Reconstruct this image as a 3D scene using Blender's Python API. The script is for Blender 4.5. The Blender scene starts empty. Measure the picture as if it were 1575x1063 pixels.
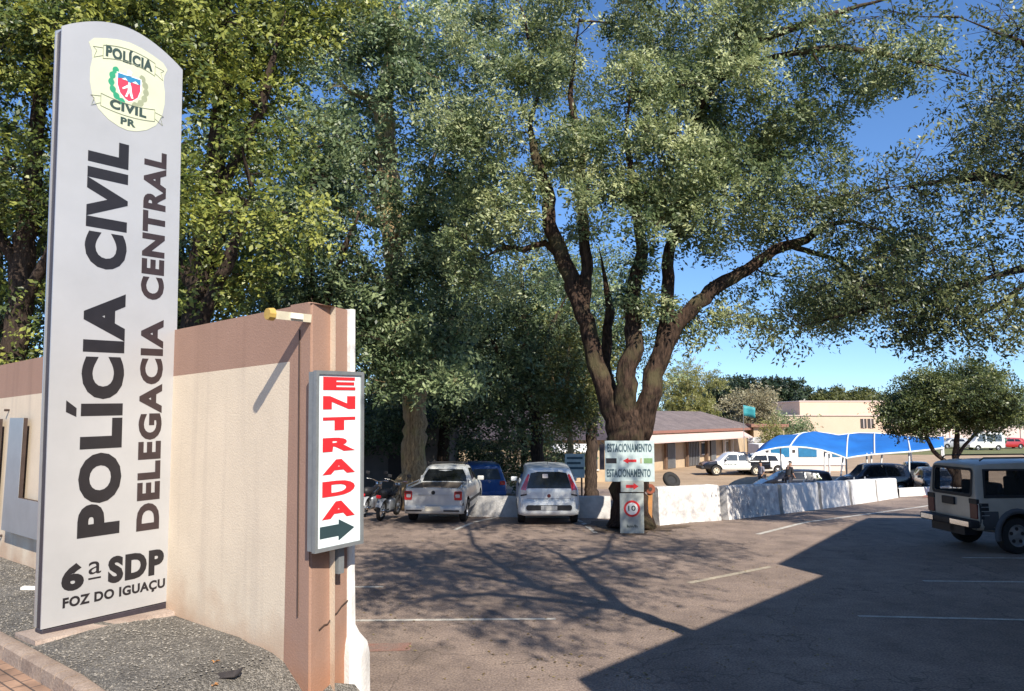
import bpy, bmesh, math, random
import numpy as np
from mathutils import Vector, Matrix

sc = bpy.context.scene
COL = sc.collection
R = math.radians
rng = np.random.default_rng(7)
random.seed(7)

# ------------------------------------------------------------------ camera, sky, sun, exposure
PITCH = R(5.45)
CAM_H = 2.95
cam_d = bpy.data.cameras.new('camera')
cam_d.sensor_width = 36.0
cam_d.lens = 36.0 * 1137.0 / 1575.0
cam_d.clip_start = 0.05
cam_d.clip_end = 4000
cam = bpy.data.objects.new('camera', cam_d)
COL.objects.link(cam)
cam.location = (0, 0, CAM_H)
cam.rotation_euler = (R(90) + PITCH, 0, 0)
sc.camera = cam

SUN_AZ = Vector((0.393, -0.92))          # horizontal direction towards the sun
SUN_EL = R(40)
world = bpy.data.worlds.new('World')
sc.world = world
world.use_nodes = True
wn = world.node_tree
bg = wn.nodes['Background']
sky = wn.nodes.new('ShaderNodeTexSky')
sky.sky_type = 'NISHITA'
sky.sun_disc = False
sky.sun_elevation = SUN_EL
sky.sun_rotation = math.atan2(SUN_AZ.x, SUN_AZ.y)
sky.altitude = 200
sky.air_density = 1.0
sky.dust_density = 0.15
sky.ozone_density = 4.0
bg.inputs['Strength'].default_value = 0.135
hsv = wn.nodes.new('ShaderNodeHueSaturation')
hsv.inputs['Saturation'].default_value = 1.14
hsv.inputs['Hue'].default_value = 0.505
wtc = wn.nodes.new('ShaderNodeTexCoord'); wad = wn.nodes.new('ShaderNodeVectorMath'); wad.operation = 'ADD'
wad.inputs[1].default_value = (0, 0, .065)
wn.links.new(wtc.outputs['Generated'], wad.inputs[0])
wnm = wn.nodes.new('ShaderNodeVectorMath'); wnm.operation = 'NORMALIZE'
wn.links.new(wad.outputs[0], wnm.inputs[0]); wn.links.new(wnm.outputs[0], sky.inputs[0])
wn.links.new(sky.outputs[0], hsv.inputs['Color'])
wn.links.new(hsv.outputs[0], bg.inputs['Color'])
sun_d = bpy.data.lights.new('sun', 'SUN')
sun_d.energy = 5.0
sun_d.angle = R(0.5)
sun_d.color = (1.0, 0.93, 0.82)
sun = bpy.data.objects.new('sun', sun_d)
COL.objects.link(sun)
sd = Vector((-SUN_AZ.x * math.cos(SUN_EL), -SUN_AZ.y * math.cos(SUN_EL), -math.sin(SUN_EL)))
sun.rotation_euler = sd.to_track_quat('-Z', 'Y').to_euler()
sun.location = (8, -18, 20)
sc.view_settings.view_transform = 'Standard'
sc.view_settings.look = 'None'
sc.view_settings.gamma = 1
sc.view_settings.exposure = 0.6
sc.cycles.max_bounces = 6
sc.cycles.transparent_max_bounces = 8

# ------------------------------------------------------------------ layout helpers (metres; x right, y away, z up)
FPX = 1137.0
cp, sp = math.cos(PITCH), math.sin(PITCH)
def at(px, py, y):
    u = (px - 787.5) / FPX; v = (531.5 - py) / FPX
    d = Vector((u, cp - v * sp, sp + v * cp))
    return Vector((0, 0, CAM_H)) + d * (y / d.y)
def gz(x, y):
    t = min(max(y - 21, 0), 24.6)
    return -0.065 * t
def tag(o, label=None, cat=None, group=None, kind=None):
    if label: o['label'] = label
    if cat: o['category'] = cat
    if group: o['group'] = group
    if kind: o['kind'] = kind
    return o
def thing(name, label, cat, loc=(0, 0, 0), rz=0, group=None):
    o = bpy.data.objects.new(name, None)
    COL.objects.link(o)
    o.location = loc; o.rotation_euler = (0, 0, rz)
    o.empty_display_size = 0.2
    return tag(o, label, cat, group)
def copy_tree(o, parent=None):
    c = o.copy(); COL.objects.link(c)
    if parent: c.parent = parent
    for ch in list(o.children): copy_tree(ch, c)
    return c
def link_mesh(name, me, mats, parent=None, smooth=False):
    o = bpy.data.objects.new(name, me)
    COL.objects.link(o)
    for m in (mats if isinstance(mats, (list, tuple)) else [mats]): me.materials.append(m)
    if parent: o.parent = parent
    if smooth:
        me.polygons.foreach_set('use_smooth', [True] * len(me.polygons))
    return o

class MB:
    def __init__(s): s.bm = bmesh.new()
    def box(s, c, size, rz=0, mi=0, bev=0.0, rot=None):
        M = Matrix.Translation(c) @ (rot.to_4x4() if rot else Matrix.Rotation(rz, 4, 'Z')) @ Matrix.Diagonal((size[0], size[1], size[2], 1))
        r = bmesh.ops.create_cube(s.bm, size=1, matrix=M)
        fs = set(f for v in r['verts'] for f in v.link_faces)
        for f in fs: f.material_index = mi
        if bev:
            es = list(set(e for v in r['verts'] for e in v.link_edges))
            rr = bmesh.ops.bevel(s.bm, geom=es, offset=bev, segments=2, affect='EDGES', profile=.5)
            for f in rr['faces']: f.material_index = mi
        return s
    def prism(s, pts, ext, mi=0, side_mi=None):
        """pts: list of 3-D points of a planar outline; ext: extrusion vector"""
        ext = Vector(ext)
        a = [s.bm.verts.new(p) for p in pts]
        b = [s.bm.verts.new(Vector(p) + ext) for p in pts]
        f1 = s.bm.faces.new(a); f2 = s.bm.faces.new(b[::-1])
        f1.material_index = f2.material_index = mi
        n = len(pts)
        for i in range(n):
            f = s.bm.faces.new((a[i], b[i], b[(i + 1) % n], a[(i + 1) % n]))
            f.material_index = mi if side_mi is None else side_mi
        return s
    def quad(s, pts, mi=0):
        f = s.bm.faces.new([s.bm.verts.new(p) for p in pts]); f.material_index = mi
        return s
    def grid(s, rows, mi=0, closed=False):
        vs = [[s.bm.verts.new(p) for p in r] for r in rows]
        for i in range(len(vs) - 1):
            m = len(vs[i])
            for j in range(m if closed else m - 1):
                f = s.bm.faces.new((vs[i][j], vs[i][(j + 1) % m], vs[i + 1][(j + 1) % m], vs[i + 1][j])); f.material_index = mi
        return vs
    def tube(s, pts, rad, n=8, mi=0, caps=True, jit=0, ridge=0):
        RG = None
        pts = [Vector(p) for p in pts]
        if not isinstance(rad, (list, tuple)): rad = [rad] * len(pts)
        rows = []
        up = Vector((0, 0, 1))
        t0 = (pts[1] - pts[0]).normalized()
        x = t0.orthogonal().normalized()
        for i, p in enumerate(pts):
            t = (pts[min(i + 1, len(pts) - 1)] - pts[max(i - 1, 0)])
            t = t.normalized() if t.length > 1e-6 else t0
            x = (x - t * x.dot(t)); x = x.normalized() if x.length > 1e-6 else t.orthogonal().normalized()
            yv = t.cross(x)
            row = []
            if ridge: RG = [max(-1, min(1, g * .93 + random.uniform(-.3, .3))) for g in (RG if i else [random.uniform(-1, 1) for _ in range(n)])]
            for k in range(n):
                a = 2 * math.pi * k / n
                r = rad[i] * (1 + jit * random.uniform(-1, 1) + (ridge * RG[k] if ridge else 0))
                row.append(p + (x * math.cos(a) + yv * math.sin(a)) * r)
            rows.append(row)
        vs = s.grid(rows, mi, True)
        if caps and n > 2:
            f = s.bm.faces.new(vs[0][::-1]); f.material_index = mi
            f = s.bm.faces.new(vs[-1]); f.material_index = mi
        return s
    def lathe(s, prof, n=24, axis='Z', c=(0, 0, 0), mi=0):
        """prof: list of (radius, height)"""
        rows = []
        for r, h in prof:
            row = []
            for k in range(n):
                a = 2 * math.pi * k / n
                p = (r * math.cos(a), r * math.sin(a), h)
                if axis == 'Y': p = (p[0], p[2], p[1])
                if axis == 'X': p = (p[2], p[0], p[1])
                row.append(Vector(c) + Vector(p))
            rows.append(row)
        s.grid(rows, mi, True)
        return s
    def build(s, name, mats, parent=None, smooth=False, angle=None):
        bmesh.ops.remove_doubles(s.bm, verts=s.bm.verts, dist=1e-5)
        bmesh.ops.recalc_face_normals(s.bm, faces=s.bm.faces)
        me = bpy.data.meshes.new(name)
        s.bm.to_mesh(me); s.bm.free()
        o = link_mesh(name, me, mats, parent, smooth)
        if angle is not None:
            me.polygons.foreach_set('use_smooth', [True] * len(me.polygons))
            try: me.set_sharp_from_angle(angle=R(angle))
            except Exception: pass
        return o

# ------------------------------------------------------------------ materials
def nodes(name):
    m = bpy.data.materials.new(name); m.use_nodes = True
    nt = m.node_tree
    return m, nt, nt.nodes['Principled BSDF']
def mat(name, c, rough=0.6, var=0.15, scale=3.0, metal=0.0, bump=0.0, bscale=40, spec=0.5, c2=None, detail=6, coat=0, fine=0.0, fscale=200):
    """base colour with procedural noise variation, optional second colour for blotches, bump, fine grain"""
    m, nt, b = nodes(name)
    N = nt.nodes; L = nt.links
    tc = N.new('ShaderNodeTexCoord')
    nz = N.new('ShaderNodeTexNoise'); nz.inputs['Scale'].default_value = scale; nz.inputs['Detail'].default_value = detail
    nz.inputs['Roughness'].default_value = 0.65
    L.new(tc.outputs['Object'], nz.inputs['Vector'])
    rp = N.new('ShaderNodeValToRGB')
    c = tuple(c)
    if c2 is None:
        lo = tuple(max(0, x * (1 - var)) for x in c); hi = tuple(min(1, x * (1 + var)) for x in c)
    else: lo, hi = c2, c
    rp.color_ramp.elements[0].position = 0.32; rp.color_ramp.elements[1].position = 0.66
    rp.color_ramp.elements[0].color = (*lo, 1); rp.color_ramp.elements[1].color = (*hi, 1)
    L.new(nz.outputs['Fac'], rp.inputs['Fac'])
    out = rp.outputs['Color']
    if fine:
        n2 = N.new('ShaderNodeTexNoise'); n2.inputs['Scale'].default_value = fscale; n2.inputs['Detail'].default_value = 2
        L.new(tc.outputs['Object'], n2.inputs['Vector'])
        mr = N.new('ShaderNodeMapRange'); mr.inputs['From Min'].default_value = .3; mr.inputs['From Max'].default_value = .7
        mr.inputs['To Min'].default_value = 1 - fine; mr.inputs['To Max'].default_value = 1 + fine
        L.new(n2.outputs['Fac'], mr.inputs['Value'])
        mx = N.new('ShaderNodeMix'); mx.data_type = 'RGBA'; mx.blend_type = 'MULTIPLY'; mx.inputs[0].default_value = 1
        L.new(out, mx.inputs[6]); L.new(mr.outputs[0], mx.inputs[7]); out = mx.outputs[2]
    L.new(out, b.inputs['Base Color'])
    b.inputs['Roughness'].default_value = rough
    b.inputs['Metallic'].default_value = metal
    b.inputs['Specular IOR Level'].default_value = spec
    if coat: b.inputs['Coat Weight'].default_value = coat; b.inputs['Coat Roughness'].default_value = 0.05
    if bump:
        n3 = N.new('ShaderNodeTexNoise'); n3.inputs['Scale'].default_value = bscale; n3.inputs['Detail'].default_value = 5
        L.new(tc.outputs['Object'], n3.inputs['Vector'])
        bp = N.new('ShaderNodeBump'); bp.inputs['Strength'].default_value = bump; bp.inputs['Distance'].default_value = 0.02
        L.new(n3.outputs['Fac'], bp.inputs['Height']); L.new(bp.outputs[0], b.inputs['Normal'])
    return m
def leafmat(name, dark, mid, light, trans=0.3):
    m = bpy.data.materials.new(name); m.use_nodes = True
    nt = m.node_tree; N = nt.nodes; L = nt.links
    N.remove(N['Principled BSDF'])
    out = N['Material Output']
    a = N.new('ShaderNodeAttribute'); a.attribute_name = 'tint'
    rp = N.new('ShaderNodeValToRGB')
    e = rp.color_ramp.elements
    e[0].color = (*dark, 1); e[1].color = (*light, 1); e[0].position = .1; e[1].position = .95
    k = e.new(.5); k.color = (*mid, 1)
    L.new(a.outputs['Fac'], rp.inputs['Fac'])
    d = N.new('ShaderNodeBsdfPrincipled'); d.inputs['Roughness'].default_value = .42; d.inputs['Specular IOR Level'].default_value = .45
    t = N.new('ShaderNodeBsdfTranslucent')
    hs = N.new('ShaderNodeHueSaturation'); hs.inputs['Value'].default_value = 1.3; hs.inputs['Saturation'].default_value = 1.1
    L.new(rp.outputs[0], d.inputs['Base Color']); L.new(rp.outputs[0], hs.inputs['Color']); L.new(hs.outputs[0], t.inputs['Color'])
    mx = N.new('ShaderNodeMixShader'); mx.inputs[0].default_value = trans
    L.new(d.outputs[0], mx.inputs[1]); L.new(t.outputs[0], mx.inputs[2]); L.new(mx.outputs[0], out.inputs['Surface'])
    return m
def glassmat(name, c, alpha):
    m, nt, b = nodes(name)
    b.inputs['Base Color'].default_value = (*c, 1); b.inputs['Roughness'].default_value = .05
    b.inputs['Alpha'].default_value = alpha
    return m

M = {}
# asphalt: fine aggregate, worn patches, oil spots
def asphalt():
    m = mat('asphalt', (.300, .228, .185), .92, .0, .35, bump=.7, bscale=60, c2=(.205, .155, .125), fine=.38, fscale=38)
    nt = m.node_tree; N = nt.nodes; L = nt.links; b = N['Principled BSDF']
    src = b.inputs['Base Color'].links[0].from_socket
    tc = N.new('ShaderNodeTexCoord')
    nz = N.new('ShaderNodeTexNoise'); nz.inputs['Scale'].default_value = 1.7; nz.inputs['Detail'].default_value = 9; nz.inputs['Roughness'].default_value = .75
    L.new(tc.outputs['Object'], nz.inputs['Vector'])
    rp = N.new('ShaderNodeValToRGB'); rp.color_ramp.elements[0].position = .35; rp.color_ramp.elements[0].color = (.72, .70, .70, 1)
    rp.color_ramp.elements[1].position = .62; rp.color_ramp.elements[1].color = (1.12, 1.10, 1.06, 1)
    L.new(nz.outputs['Fac'], rp.inputs['Fac'])
    mx = N.new('ShaderNodeMix'); mx.data_type = 'RGBA'; mx.blend_type = 'MULTIPLY'; mx.inputs[0].default_value = 1
    L.new(src, mx.inputs[6]); L.new(rp.outputs[0], mx.inputs[7])
    ds = N.new('ShaderNodeTexNoise'); ds.inputs['Scale'].default_value = 1.3; ds.inputs['Detail'].default_value = 6; L.new(tc.outputs['Object'], ds.inputs['Vector'])
    ml = N.new('ShaderNodeVectorMath'); ml.operation = 'MULTIPLY_ADD'; ml.inputs[1].default_value = (1.1, 1.1, 1.1); L.new(ds.outputs['Color'], ml.inputs[0]); L.new(tc.outputs['Object'], ml.inputs[2])
    vo = N.new('ShaderNodeTexVoronoi'); vo.feature = 'DISTANCE_TO_EDGE'; vo.inputs['Scale'].default_value = .42; L.new(ml.outputs[0], vo.inputs['Vector'])
    cr = N.new('ShaderNodeMapRange'); cr.inputs['From Min'].default_value = .001; cr.inputs['From Max'].default_value = .007; cr.inputs['To Min'].default_value = .6; L.new(vo.outputs['Distance'], cr.inputs['Value'])
    v2 = N.new('ShaderNodeTexVoronoi'); v2.inputs['Scale'].default_value = .55; v2.inputs['Randomness'].default_value = 1; L.new(ml.outputs[0], v2.inputs['Vector'])
    ol = N.new('ShaderNodeMapRange'); ol.inputs['From Min'].default_value = .05; ol.inputs['From Max'].default_value = .22; ol.inputs['To Min'].default_value = .66; L.new(v2.outputs['Distance'], ol.inputs['Value'])
    mu = N.new('ShaderNodeMath'); mu.operation = 'MULTIPLY'; L.new(cr.outputs[0], mu.inputs[0]); L.new(ol.outputs[0], mu.inputs[1])
    m3 = N.new('ShaderNodeMix'); m3.data_type = 'RGBA'; m3.blend_type = 'MULTIPLY'; m3.inputs[0].default_value = 1
    L.new(mx.outputs[2], m3.inputs[6]); L.new(mu.outputs[0], m3.inputs[7]); L.new(m3.outputs[2], b.inputs['Base Color'])
    return m
M['asphalt'] = asphalt()
M['line'] = mat('worn_road_paint', (.62, .58, .50), .8, 0, 6, c2=(.34, .31, .27), fine=.25, fscale=60)
M['line_y'] = mat('worn_yellow_paint', (.50, .42, .30), .8, 0, 5, c2=(.26, .22, .17), fine=.3, fscale=60)
M['redpatch'] = mat('faded_red_paint', (.27, .125, .09), .9, 0, 3, c2=(.21, .155, .125), fine=.3, fscale=60)
M['dirt'] = mat('dry_dirt', (.42, .30, .19), .95, 0, .6, c2=(.30, .21, .13), fine=.2, fscale=30)
M['pale_path'] = mat('pale_concrete', (.38, .33, .28), .9, 0, 1.2, c2=(.27, .23, .20), fine=.15, fscale=60)
M['grass'] = mat('grass_green', (.10, .13, .035), .95, 0, 1.5, c2=(.16, .14, .06), fine=.4, fscale=30)
def pebbles():
    m, nt, b = nodes('grey_gravel'); N = nt.nodes; L = nt.links
    tc = N.new('ShaderNodeTexCoord'); vo = N.new('ShaderNodeTexVoronoi'); vo.inputs['Scale'].default_value = 70
    L.new(tc.outputs['Object'], vo.inputs['Vector'])
    sp_ = N.new('ShaderNodeSeparateColor'); L.new(vo.outputs['Color'], sp_.inputs[0])
    rp = N.new('ShaderNodeValToRGB'); e = rp.color_ramp.elements
    e[0].color = (.09, .080, .066, 1); e[1].color = (.29, .26, .215, 1); k = e.new(.55); k.color = (.165, .15, .128, 1)
    L.new(sp_.outputs[0], rp.inputs['Fac'])
    nz = N.new('ShaderNodeTexNoise'); nz.inputs['Scale'].default_value = 2.5; nz.inputs['Detail'].default_value = 5; L.new(tc.outputs['Object'], nz.inputs['Vector'])
    mr = N.new('ShaderNodeMapRange'); mr.inputs['From Min'].default_value = .3; mr.inputs['From Max'].default_value = .7; mr.inputs['To Min'].default_value = .7; mr.inputs['To Max'].default_value = 1.2; L.new(nz.outputs['Fac'], mr.inputs['Value'])
    mx = N.new('ShaderNodeMix'); mx.data_type = 'RGBA'; mx.blend_type = 'MULTIPLY'; mx.inputs[0].default_value = 1
    L.new(rp.outputs[0], mx.inputs[6]); L.new(mr.outputs[0], mx.inputs[7]); L.new(mx.outputs[2], b.inputs['Base Color']); b.inputs['Roughness'].default_value = .9
    bp = N.new('ShaderNodeBump'); bp.inputs['Strength'].default_value = 1; bp.inputs['Distance'].default_value = .02; bp.invert = True
    L.new(vo.outputs['Distance'], bp.inputs['Height']); L.new(bp.outputs[0], b.inputs['Normal'])
    return m
M['gravel'] = pebbles()
M['kerb'] = mat('concrete_kerb', (.34, .26, .20), .9, 0, 3, c2=(.22, .16, .12), fine=.2, fscale=60, bump=.5, bscale=30)
M['slab'] = mat('stained_concrete', (.40, .32, .26), .9, 0, 3, c2=(.27, .20, .16), fine=.2, fscale=60, bump=.4, bscale=30)
def brickpave():
    m, nt, b = nodes('brick_pavers'); N = nt.nodes; L = nt.links
    tc = N.new('ShaderNodeTexCoord'); br = N.new('ShaderNodeTexBrick')
    br.inputs['Scale'].default_value = 1; br.inputs['Brick Width'].default_value = .24; br.inputs['Row Height'].default_value = .115
    br.inputs['Mortar Size'].default_value = .008
    br.inputs['Color1'].default_value = (.36, .22, .14, 1); br.inputs['Color2'].default_value = (.28, .17, .11, 1); br.inputs['Mortar'].default_value = (.09, .065, .05, 1)
    L.new(tc.outputs['Object'], br.inputs['Vector'])
    nz = N.new('ShaderNodeTexNoise'); nz.inputs['Scale'].default_value = 5; nz.inputs['Detail'].default_value = 8
    L.new(tc.outputs['Object'], nz.inputs['Vector'])
    mr = N.new('ShaderNodeMapRange'); mr.inputs['From Min'].default_value = .3; mr.inputs['From Max'].default_value = .7; mr.inputs['To Min'].default_value = .65; mr.inputs['To Max'].default_value = 1.3
    L.new(nz.outputs['Fac'], mr.inputs['Value'])
    mx = N.new('ShaderNodeMix'); mx.data_type = 'RGBA'; mx.blend_type = 'MULTIPLY'; mx.inputs[0].default_value = 1
    L.new(br.outputs['Color'], mx.inputs[6]); L.new(mr.outputs[0], mx.inputs[7]); L.new(mx.outputs[2], b.inputs['Base Color'])
    b.inputs['Roughness'].default_value = .9
    bp = N.new('ShaderNodeBump'); bp.inputs['Strength'].default_value = .8; bp.inputs['Distance'].default_value = .01; bp.invert = True
    L.new(br.outputs['Fac'], bp.inputs['Height']); L.new(bp.outputs[0], b.inputs['Normal'])
    return m
M['pavers'] = brickpave()
def plaster(name, c, stain, stain_z0, stain_z1, red=(.42, .22, .12)):
    """painted render: mottling, faint vertical runs, soil splash near the ground"""
    m = mat(name, c, .9, .05, 1.6, bump=.22, bscale=55, fine=.05, fscale=70)
    nt = m.node_tree; N = nt.nodes; L = nt.links; b = N['Principled BSDF']
    src = b.inputs['Base Color'].links[0].from_socket
    tc = N.new('ShaderNodeTexCoord'); sx = N.new('ShaderNodeSeparateXYZ'); L.new(tc.outputs['Object'], sx.inputs[0])
    mp = N.new('ShaderNodeMapping'); mp.inputs['Scale'].default_value = (6, 6, .35); L.new(tc.outputs['Object'], mp.inputs[0])
    nz = N.new('ShaderNodeTexNoise'); nz.inputs['Scale'].default_value = 1; nz.inputs['Detail'].default_value = 7; L.new(mp.outputs[0], nz.inputs['Vector'])
    r1 = N.new('ShaderNodeMapRange'); r1.inputs['From Min'].default_value = .52; r1.inputs['From Max'].default_value = .8; r1.inputs['To Max'].default_value = .42
    L.new(nz.outputs['Fac'], r1.inputs['Value'])
    m1 = N.new('ShaderNodeMix'); m1.data_type = 'RGBA'; L.new(r1.outputs[0], m1.inputs[0]); L.new(src, m1.inputs[6]); m1.inputs[7].default_value = (*stain, 1)
    n2 = N.new('ShaderNodeTexNoise'); n2.inputs['Scale'].default_value = 2.2; n2.inputs['Detail'].default_value = 8; L.new(tc.outputs['Object'], n2.inputs['Vector'])
    ad = N.new('ShaderNodeMath'); ad.operation = 'MULTIPLY_ADD'; ad.inputs[1].default_value = -1.3; L.new(n2.outputs['Fac'], ad.inputs[0]); L.new(sx.outputs['Z'], ad.inputs[2])
    r2 = N.new('ShaderNodeMapRange'); r2.inputs['From Min'].default_value = stain_z1 - .65; r2.inputs['From Max'].default_value = stain_z0 - .65
    r2.inputs['To Min'].default_value = 0; r2.inputs['To Max'].default_value = .72
    L.new(ad.outputs[0], r2.inputs['Value'])
    m2 = N.new('ShaderNodeMix'); m2.data_type = 'RGBA'; L.new(r2.outputs[0], m2.inputs[0]); L.new(m1.outputs[2], m2.inputs[6]); m2.inputs[7].default_value = (*red, 1)
    L.new(m2.outputs[2], b.inputs['Base Color'])
    return m
M['cream'] = plaster('cream_render', (.66, .545, .405), (.42, .34, .27), .55, 1.05, (.46, .29, .18))
M['brown'] = plaster('brown_render', (.325, .195, .140), (.21, .125, .088), .2, .95, (.36, .16, .08))
M['white_paint'] = mat('whitewash', (.80, .78, .74), .85, 0, 3, c2=(.60, .57, .53), bump=.3, bscale=30)
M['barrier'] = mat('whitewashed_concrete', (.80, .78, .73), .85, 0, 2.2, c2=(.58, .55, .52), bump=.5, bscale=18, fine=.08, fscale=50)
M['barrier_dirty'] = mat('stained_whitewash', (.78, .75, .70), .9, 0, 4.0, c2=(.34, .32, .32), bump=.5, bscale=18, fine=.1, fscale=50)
M['low_wall'] = mat('grey_white_wall', (.62, .60, .57), .9, 0, 3, c2=(.42, .40, .38), bump=.4, bscale=20)
M['panel'] = mat('silver_panel', (.455, .45, .445), .38, .06, 1.0, metal=.25)
M['panel_edge'] = mat('aluminium_edge', (.55, .55, .56), .35, .05, 6, metal=.7)
M['dark_metal'] = mat('dark_purple_metal', (.035, .028, .036), .5, .2, 5)
M['black_vinyl'] = mat('black_vinyl', (.014, .012, .014), .45, .2, 6)
M['brown_vinyl'] = mat('dark_brown_vinyl', (.035, .022, .022), .45, .2, 6)
M['steel'] = mat('brushed_steel', (.40, .42, .44), .38, .08, 2, metal=.55)
M['dark_brown'] = mat('dark_brown_side', (.050, .030, .022), .7, .2, 5)
M['sign_frame'] = mat('grey_sign_frame', (.22, .23, .23), .5, .1, 8, metal=.3)
M['sign_white'] = mat('white_sign_sheet', (.72, .80, .79), .45, .03, 4)
M['red_vinyl'] = mat('red_vinyl', (.62, .025, .03), .45, .08, 5)
M['arrow_vinyl'] = mat('slate_green_vinyl', (.03, .055, .06), .5, .1, 5)
M['lamp_yellow'] = mat('yellow_plastic', (.46, .30, .07), .6, .15, 10)
M['lamp_body'] = mat('cream_plastic', (.58, .52, .38), .5, .1, 10)
M['beige_emblem'] = mat('pale_green_enamel', (.56, .57, .41), .5, .05, 4)
M['ink'] = mat('dark_green_ink', (.035, .06, .05), .5, .1, 6)
M['inkline'] = mat('olive_ink_line', (.30, .32, .20), .5, .1, 6)
M['em_red'] = mat('crest_red', (.60, .05, .09), .5, .08, 6)
M['em_blue'] = mat('crest_blue', (.03, .20, .36), .5, .08, 6)
M['em_green'] = mat('crest_green', (.03, .30, .15), .5, .1, 6)
M['em_white'] = mat('crest_white', (.82, .82, .80), .5, .03, 6)
M['packet'] = mat('white_card', (.78, .74, .66), .7, .06, 20)
M['scrap'] = mat('dark_scrap', (.03, .024, .022), .7, .3, 20)
M['wood_peg'] = mat('pale_wood', (.5, .40, .28), .8, .15, 8)
# vehicles
def paint(name, c, rough=.3, dirt=.0, dc=(.25, .2, .15)):
    m = mat(name, c, rough, .04, 2, coat=.5, spec=.5) if not dirt else mat(name, c, rough, 0, 2.5, coat=.3, c2=tuple(a * (1 - dirt) + b * dirt for a, b in zip(c, dc)))
    return m
M['car_white'] = paint('white_car_paint', (.68, .71, .71))
M['pickup_white'] = paint('offwhite_pickup_paint', (.54, .55, .53), .35, .2)
M['police_white'] = paint('white_police_paint', (.78, .77, .72))
M['car_black'] = paint('black_car_paint', (.014, .014, .017), .2)
M['car_grey'] = paint('dark_grey_car_paint', (.05, .055, .065), .25)
M['car_silver'] = paint('silver_car_paint', (.32, .34, .36), .3)
M['car_blue'] = paint('blue_car_paint', (.015, .085, .28), .3)
M['car_red'] = paint('red_car_paint', (.35, .02, .02), .3)
M['car_green'] = paint('green_car_paint', (.03, .12, .07), .3)
M['suv_paint'] = paint('champagne_suv_paint', (.50, .43, .34), .38, .3, (.22, .17, .12))
M['suv_lower'] = mat('grey_cladding', (.075, .075, .078), .6, .15, 5)
M['trim'] = mat('black_trim', (.018, .018, .02), .55, .2, 8)
M['tyre'] = mat('tyre_rubber', (.022, .021, .021), .85, .2, 10, bump=.2, bscale=60)
M['rim'] = mat('alloy_rim', (.42, .42, .42), .35, .1, 6, metal=.7)
M['rim_white'] = mat('dusty_pale_rim', (.60, .54, .42), .6, .1, 6)
M['darkglass'] = mat('dark_tinted_glass', (.012, .014, .016), .06, .1, 2, spec=.6)
M['midglass'] = mat('grey_window_glass', (.07, .085, .10), .06, .2, 2, spec=.6)
M['clearglass'] = glassmat('lightly_tinted_glass', (.03, .035, .035), .22)
M['taillight'] = mat('red_taillight', (.50, .012, .018), .15, .15, 12, coat=1)
M['taillight_dark'] = mat('dark_red_taillight', (.12, .016, .014), .4, .2, 12)
M['clearlens'] = mat('pale_lens', (.55, .50, .48), .12, .1, 14, coat=1)
M['plate'] = mat('grey_licence_plate', (.42, .42, .40), .5, .1, 20)
M['plate_pale'] = mat('pale_licence_plate', (.60, .55, .44), .5, .08, 20)
M['chrome'] = mat('chrome', (.70, .70, .70), .15, .05, 5, metal=1)
M['seat_cloth'] = mat('dark_seat_cloth', (.03, .03, .033), .9, .2, 8)
M['bed_liner'] = mat('dusty_bed_liner', (.09, .075, .06), .9, .3, 5)
M['cardboard'] = mat('tan_cargo', (.36, .27, .19), .9, .15, 6)
# buildings
M['house_wall'] = mat('tan_house_wall', (.52, .40, .26), .9, 0, 1.0, c2=(.40, .30, .20))
M['house_post'] = mat('brown_post', (.16, .10, .065), .85, .2, 4)
def rooftile(name, c1, c2, sc_=5):
    m = mat(name, c1, .9, 0, .8, c2=c2, fine=.2, fscale=12)
    nt = m.node_tree; N = nt.nodes; L = nt.links; b = N['Principled BSDF']
    tc = N.new('ShaderNodeTexCoord'); w = N.new('ShaderNodeTexWave'); w.inputs['Scale'].default_value = sc_; w.inputs['Distortion'].default_value = .6
    L.new(tc.outputs['Object'], w.inputs['Vector'])
    bp = N.new('ShaderNodeBump'); bp.inputs['Strength'].default_value = .8; bp.inputs['Distance'].default_value = .06
    L.new(w.outputs['Fac'], bp.inputs['Height']); L.new(bp.outputs[0], b.inputs['Normal'])
    return m
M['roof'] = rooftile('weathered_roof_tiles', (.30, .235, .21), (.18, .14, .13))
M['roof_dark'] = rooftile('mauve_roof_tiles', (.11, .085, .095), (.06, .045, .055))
M['fascia'] = mat('rust_fascia', (.26, .12, .085), .8, .15, 4)
M['awning'] = mat('pale_pink_awning', (.62, .45, .38), .8, .06, 3)
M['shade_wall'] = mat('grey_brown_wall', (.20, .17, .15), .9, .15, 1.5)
M['beige_bld'] = mat('beige_building_paint', (.60, .44, .32), .9, .05, .4)
M['pink_wall'] = mat('pale_pink_wall', (.62, .50, .44), .9, .08, .3)
M['bld_white'] = mat('white_render', (.74, .72, .68), .85, .05, 1)
M['bluepanel'] = mat('blue_window_glass', (.03, .16, .30), .15, .15, 2)
M['door_dark'] = mat('dark_door', (.04, .03, .026), .6, .2, 4)
M['canopy'] = mat('blue_canopy_fabric', (.008, .125, .42), .75, .16, .5)
M['white_steel'] = mat('white_painted_steel', (.74, .74, .72), .5, .05, 5)
M['offbld'] = mat('beige_offstage_wall', (.50, .44, .38), .9, .1, .5)
M['red_paving'] = mat('red_paving', (.30, .13, .09), .9, 0, 3, c2=(.22, .10, .07))
M['teal'] = mat('teal_paint', (.03, .25, .27), .6, .1, 3)
M['board'] = mat('pale_sign_board', (.52, .62, .60), .55, 0, 5, c2=(.40, .48, .47))
M['board_grey'] = mat('faded_grey_board', (.42, .46, .43), .6, 0, 5, c2=(.32, .34, .31))
M['sign_green'] = mat('sign_green_paint', (.16, .28, .12), .6, .2, 10)
M['faded_ink'] = mat('faded_blue_ink', (.055, .10, .12), .6, .2, 10)
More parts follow.
